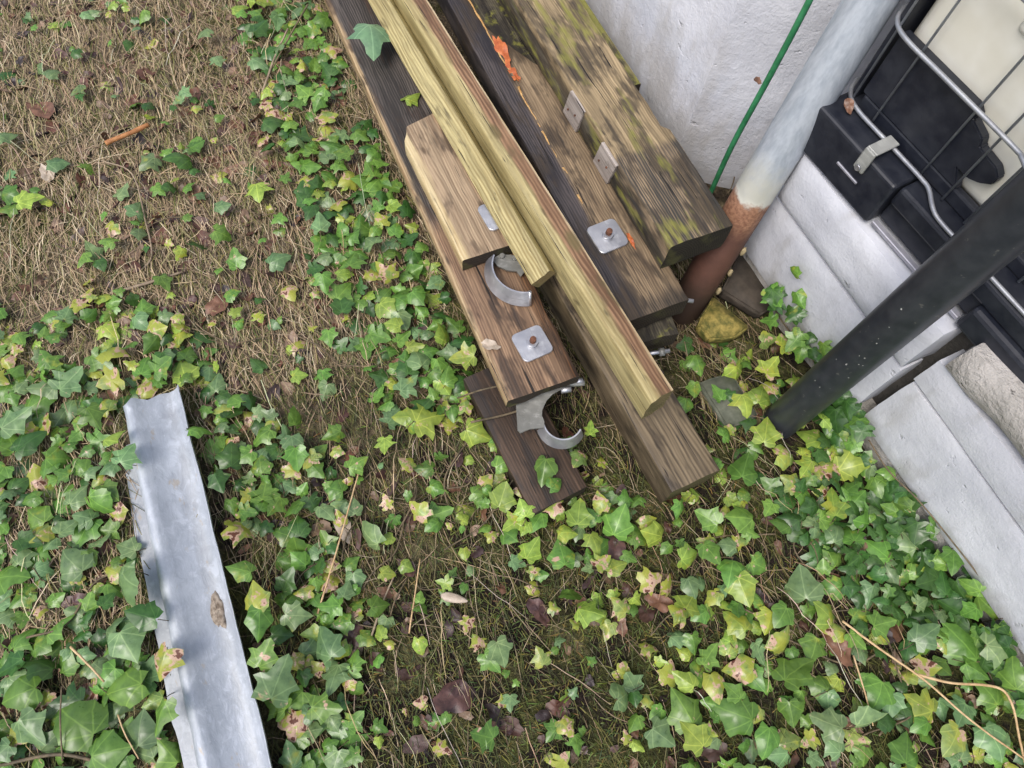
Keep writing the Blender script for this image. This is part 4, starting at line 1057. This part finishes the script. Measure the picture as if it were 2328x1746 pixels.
for _ in range(620):                                # long loose straws lying over the leaves
    x, y = rnd.uniform(-1.6, 1.3), rnd.uniform(-.35, 2.2)
    L = rnd.uniform(.06, .17); ang = R(-60) + rnd.gauss(0, .33); cv = rnd.gauss(0, .35); z0 = rnd.uniform(.012, .05)
    if blocked(Vector((x, y, 0)), .05) or in_channel(Vector((x, y, 0)), .05): continue
    if blocked(Vector((x + math.cos(ang) * L, y + math.sin(ang) * L, 0)), .02): continue
    pts = []; px, py = x, y
    for i in range(7):
        s = i / 6; pts.append(Vector((px, py, hgt(px, py) + z0 * (.35 + 1.6 * s * (1 - s)) + .006 * math.sin(i * 1.9 + x * 9))))
        a = ang + cv * (s - .5) + rnd.gauss(0, .07); px += math.cos(a) * L / 6; py += math.sin(a) * L / 6
    col = tuple(c * rnd.uniform(.8, 1.15) for c in rnd.choice(((.58, .48, .31), (.46, .35, .20), (.62, .54, .38))))
    items.append((pts, rnd.uniform(.0004, .0008), col))
tag(ribbon_mesh('dry_grass', items, M['straw']), 'dry straw-coloured grass matted over the ground', 'grass', kind='stuff')
items = []
for k_ in range(30000):
    x, y = (rnd.gauss(.12, .5), rnd.gauss(.15, .33)) if k_ % 5 < 3 else (rnd.gauss(-.75, .45), rnd.gauss(1.2, .5))
    if k_ % 5 >= 3 and fbm(x, y, 1.7, 4.0, 2) < .05: continue
    if blocked(Vector((x, y, 0)), 0) or in_channel(Vector((x, y, 0))): continue
    L = rnd.uniform(.006, .022); a = rnd.uniform(0, 6.28); z = hgt(x, y)
    col = tuple(c * rnd.uniform(.6, 1.2) for c in rnd.choice(GREEN))
    pts = [Vector((x + math.cos(a) * L * s, y + math.sin(a) * L * s, z + .012 * s * (1.4 - s))) for s in (0, .5, 1)]
    items.append((pts, rnd.uniform(.0004, .0010), col))
tag(ribbon_mesh('moss_blades', items, M['straw']), 'short green moss and grass blades on the damp ground', 'moss', kind='stuff')

DEAD = [(.11, .045, .028), (.055, .030, .028), (.085, .042, .030), (.035, .022, .022), (.16, .08, .045), (.10, .06, .05), (.20, .13, .08)]
def dead_geo(size, seed, lobes=0):
    rr = random.Random(seed); n = 26; out = []
    ph = rr.uniform(0, 6); asp = rr.uniform(.55, .8)
    for i in range(n):
        a = 2 * math.pi * i / n
        r = .5 * (1 + .10 * math.sin(3 * a + ph) + .06 * math.sin(7 * a + ph * 2) + rr.uniform(-.03, .03))
        if lobes: r *= 1 + .17 * math.cos(lobes * a)
        if i == 0: r *= 1.18
        out.append((r * math.cos(a) * size * 1.15, r * math.sin(a) * size * asp))
    if lobes: out = [(x * 1.35, y * .62) for x, y in out]
    cu = rr.uniform(.1, .8)
    def z(x, y): return size * (.16 * noise.noise(Vector((x / size * 2.4 + seed, y / size * 2.4, seed))) + cu * (y / size) ** 2 + .06 * noise.noise(Vector((x / size * 7, y / size * 7, seed))))
    vs = [(0, 0, z(0, 0))]; fs = []
    for q in (1.0, .66, .33): vs += [(x * q, y * q, z(x * q, y * q)) for x, y in out]
    for k in range(n):
        k2 = (k + 1) % n
        for r_ in (0, 1): fs.append((1 + r_ * n + k, 1 + r_ * n + k2, 1 + (r_ + 1) * n + k2, 1 + (r_ + 1) * n + k))
        fs.append((1 + 2 * n + k, 1 + 2 * n + k2, 0))
    return vs, fs
vs, fs, cols = [], [], []
nn = 0
while nn < 1700:
    x, y = rnd.uniform(-1.6, 1.3), rnd.uniform(-.35, 2.2)
    if nn > 1150: x, y = rnd.gauss(-.7, .45), rnd.gauss(1.1, .5)
    p = Vector((x, y, 0))
    if blocked(p, 0) or in_channel(p): continue
    nn += 1
    sz = rnd.uniform(.010, .040); v, f = dead_geo(sz, rnd.randrange(9999))
    mt = Euler((rnd.gauss(0, .35), rnd.gauss(0, .35), rnd.uniform(0, 6.28))).to_matrix(); b = len(vs)
    col = rnd.choice(DEAD if nn < 1150 else ((.15, .065, .04), (.20, .10, .06), (.09, .04, .032), (.26, .17, .11))); k = rnd.uniform(.6, 1.2)
    for q in v:
        w_ = mt @ Vector(q) + Vector((x, y, hgt(x, y) + .006 + rnd.uniform(0, .008) * 0)); vs.append(tuple(w_)); cols += [col[0] * k, col[1] * k, col[2] * k, 1]
    fs += [tuple(b + i for i in t) for t in f]
me = bpy.data.meshes.new('leaf_litter'); me.from_pydata(vs, [], fs)
me.color_attributes.new('col', 'FLOAT_COLOR', 'POINT').data.foreach_set('color', cols)
tag(link('leaf_litter', me, None, [M['litter']], True), 'small brown scraps of rotting leaf litter', 'leaf litter', kind='stuff')

# single fallen leaves one can point to
def m_dead(name, a, b): return m_plain(name, a, b, .45, 60, 0, .002)
M['dead_purple'] = m_dead('purple_brown_leaf', (.045, .022, .022), (.12, .06, .05))
M['dead_brown'] = m_dead('brown_leaf', (.10, .045, .025), (.22, .11, .065))
M['dead_orange'] = m_dead('orange_oak_leaf', (.34, .075, .022), (.56, .17, .05))
M['dead_pale'] = m_dead('pale_dry_leaf', (.36, .29, .22), (.52, .44, .35))
def dead(px, py, size, mat, label, z=None, name='fallen_leaf', tilt=.25, ang=None):
    g = at(px, py); zz = hgt(g.x, g.y) + .012 if z is None else z
    p = at(px, py, zz); v, f = dead_geo(size, int(px * 7 + py), 7 if mat == 'dead_orange' else 0)
    me = bpy.data.meshes.new(name); me.from_pydata(v, [], f); o = link(name, me, None, [M[mat]], True)
    o.location = p; o.rotation_euler = (rnd.uniform(-tilt, tilt), rnd.uniform(-tilt, tilt), rnd.uniform(0, 6.28) if ang is None else ang)
    tag(o, label, 'leaf', 'fallen leaves')
dead(1035, 1585, .068, 'dead_purple', 'large dark purple-brown fallen leaf at the bottom centre edge')
dead(1225, 1390, .05, 'dead_purple', 'dark purple dead leaf below the front ivy, on moss')
dead(925, 1290, .035, 'dead_purple', 'small greyish purple dead leaf in straw left of the pale pod')
dead(1395, 1265, .06, 'dead_purple', 'wet dark leaf under yellow ivy in front of the beam end')
dead(1500, 1370, .045, 'dead_brown', 'brown curled leaf with a dark hole among front ivy')
dead(1905, 1470, .06, 'dead_brown', 'red-brown leaf with purple patch beside the tan stem')
dead(1410, 1420, .035, 'dead_brown', 'rusty red-brown leaf among yellow ivy at centre right')
dead(780, 1200, .05, 'dead_pale', 'pale beige dry leaf against a slanting twig, right of the channel')
dead(108, 395, .038, 'dead_pale', 'pale round dry leaf at the far left edge of the grass')
dead(500, 690, .06, 'dead_brown', 'reddish brown curled leaf in dry grass above the channel')
dead(95, 250, .06, 'dead_brown', 'dark red-brown leaf at the upper left in dry grass')
dead(170, 1370, .04, 'dead_purple', 'purplish leaf half covered by ivy left of the channel')
dead(800, 1455, .05, 'dead_purple', 'black-purple rotting leaf right of the lower channel ivy')
dead(1142, 118, .060, 'dead_orange', 'bright orange oak leaf caught beside the splintered plank', .205, tilt=.2, ang=R(-60))
dead(1166, 165, .038, 'dead_orange', 'smaller orange oak leaf just below the bright one in the gap', .203, tilt=.2, ang=R(-55))
dead(1434, 545, .022, 'dead_orange', 'tiny orange-red scrap of leaf beside the rusty bolt washer', .208, tilt=.1, ang=R(-60))
dead(1115, 785, .030, 'dead_pale', 'small pale purple leaf scrap on the brown plank', .153, tilt=.06)
dead(1722, 184, .020, 'dead_brown', 'small brown leaf scrap caught behind the green cable', .47, tilt=.6)
dead(1930, 240, .022, 'dead_brown', 'brown leaf scrap lodged between downpipe and tank cage', .50, tilt=.5)
dead(1700, 300, .040, 'dead_brown', 'dark brown dead leaf at the wall foot behind the downpipe', .02, tilt=.3)
dead(1600, 780, .030, 'dead_brown', 'brown curled scrap beside the mossy offcut')

def stick(name, label, pts, r, mat, r1=None, cat='twig', group=None):
    q = [at(x, y, z) for x, y, z in pts]; c = q[0].copy()
    b = bmesh.new(); tube(b, smooth_path([p - c for p in q], 6), r, 7, True, r1 or r * .7)
    for v in b.verts: v.co += noise.noise_vector((v.co + c) * 90) * r * .25
    o = bm_obj(name, b, [M[mat]]); o.location = c; tag(o, label, cat, group)
M['stick_orange'] = m_plain('orange_wood', (.30, .12, .04), (.50, .24, .09), .7, 60)
M['stick_tan'] = m_plain('tan_stem', (.42, .27, .13), (.62, .45, .25), .6, 60)
M['stick_grey'] = m_plain('grey_twig', (.20, .15, .10), (.36, .28, .19), .7, 60)
stick('wood_stick', 'short orange-brown stick lying in dry grass at upper left', [(240, 325, .025), (290, 305, .027), (338, 283, .027)], .0055, 'stick_orange', .005)
stick('dry_stem', 'long tan stem running down to the lower right corner', [(1915, 1412, .05), (2000, 1475, .05), (2100, 1545, .06), (2210, 1640, .06), (2335, 1730, .05)], .0022, 'stick_tan', .0016)
stick('dry_stem', 'tan stem forking right and bending down near the lower right edge', [(2085, 1533, .058), (2160, 1552, .06), (2265, 1562, .06), (2300, 1600, .055), (2318, 1680, .05), (2330, 1735, .04)], .0026, 'stick_tan', .0018)
stick('twig', 'thin pale stalk standing between ivy leaves left of the tan stem', [(1940, 1490, .04), (1965, 1570, .045), (1985, 1650, .04)], .0016, 'stick_tan')
stick('twig', 'slender brown twig slanting up right of the metal channel', [(722, 1395, .02), (760, 1270, .04), (800, 1130, .04), (825, 1040, .03)], .0018, 'stick_tan')
stick('twig', 'grey twig in moss right of the slanting brown one', [(845, 1445, .015), (870, 1370, .02), (900, 1300, .02)], .002, 'stick_grey')
stick('twig', 'brown twig leaning against the small purple leaf', [(930, 1440, .015), (945, 1340, .025), (955, 1270, .02)], .0016, 'stick_tan')
stick('twig', 'broken grey twig lying level above the channel', [(262, 665, .02), (330, 645, .022), (415, 618, .022)], .0036, 'stick_grey')
stick('twig', 'upright grey twig crossing dry grass at left', [(318, 618, .02), (345, 580, .02), (330, 500, .02), (300, 395, .03), (230, 365, .03)], .0022, 'stick_grey')
stick('twig', 'brown twig rising into the ivy beside the pile top', [(595, 215, .02), (625, 130, .04), (655, 65, .05)], .003, 'stick_grey')
stick('twig', 'pinkish straw stalk among ivy left of the channel', [(160, 1470, .045), (200, 1510, .045), (237, 1550, .04)], .0022, 'stick_tan')
stick('twig', 'pale bent straw in ivy at the lower left', [(268, 1625, .04), (285, 1670, .045), (315, 1725, .04)], .0014, 'stick_tan')
b = bmesh.new(); bmesh.ops.create_icosphere(b, subdivisions=3, radius=1)
for v in b.verts: v.co = Vector((v.co.x * .025 * (1 - .0 * v.co.y), v.co.y * .0075 * (1.1 - .35 * v.co.x), v.co.z * .005))
o = bm_obj('seed_pod', b, [M['dead_pale']], None, True); o.location = at(1033, 1360, .03); o.rotation_euler = (0, 0, R(-2))
tag(o, 'pale cream seed pod lying on moss at bottom centre', 'seed pod')
# dark twigs behind the cable
stick('twig', 'dark curled tendril at the foot of the green cable', [(1668, 358, .06), (1672, 385, .06), (1665, 420, .05), (1655, 440, .04)], .0016, 'stem' , cat='twig')
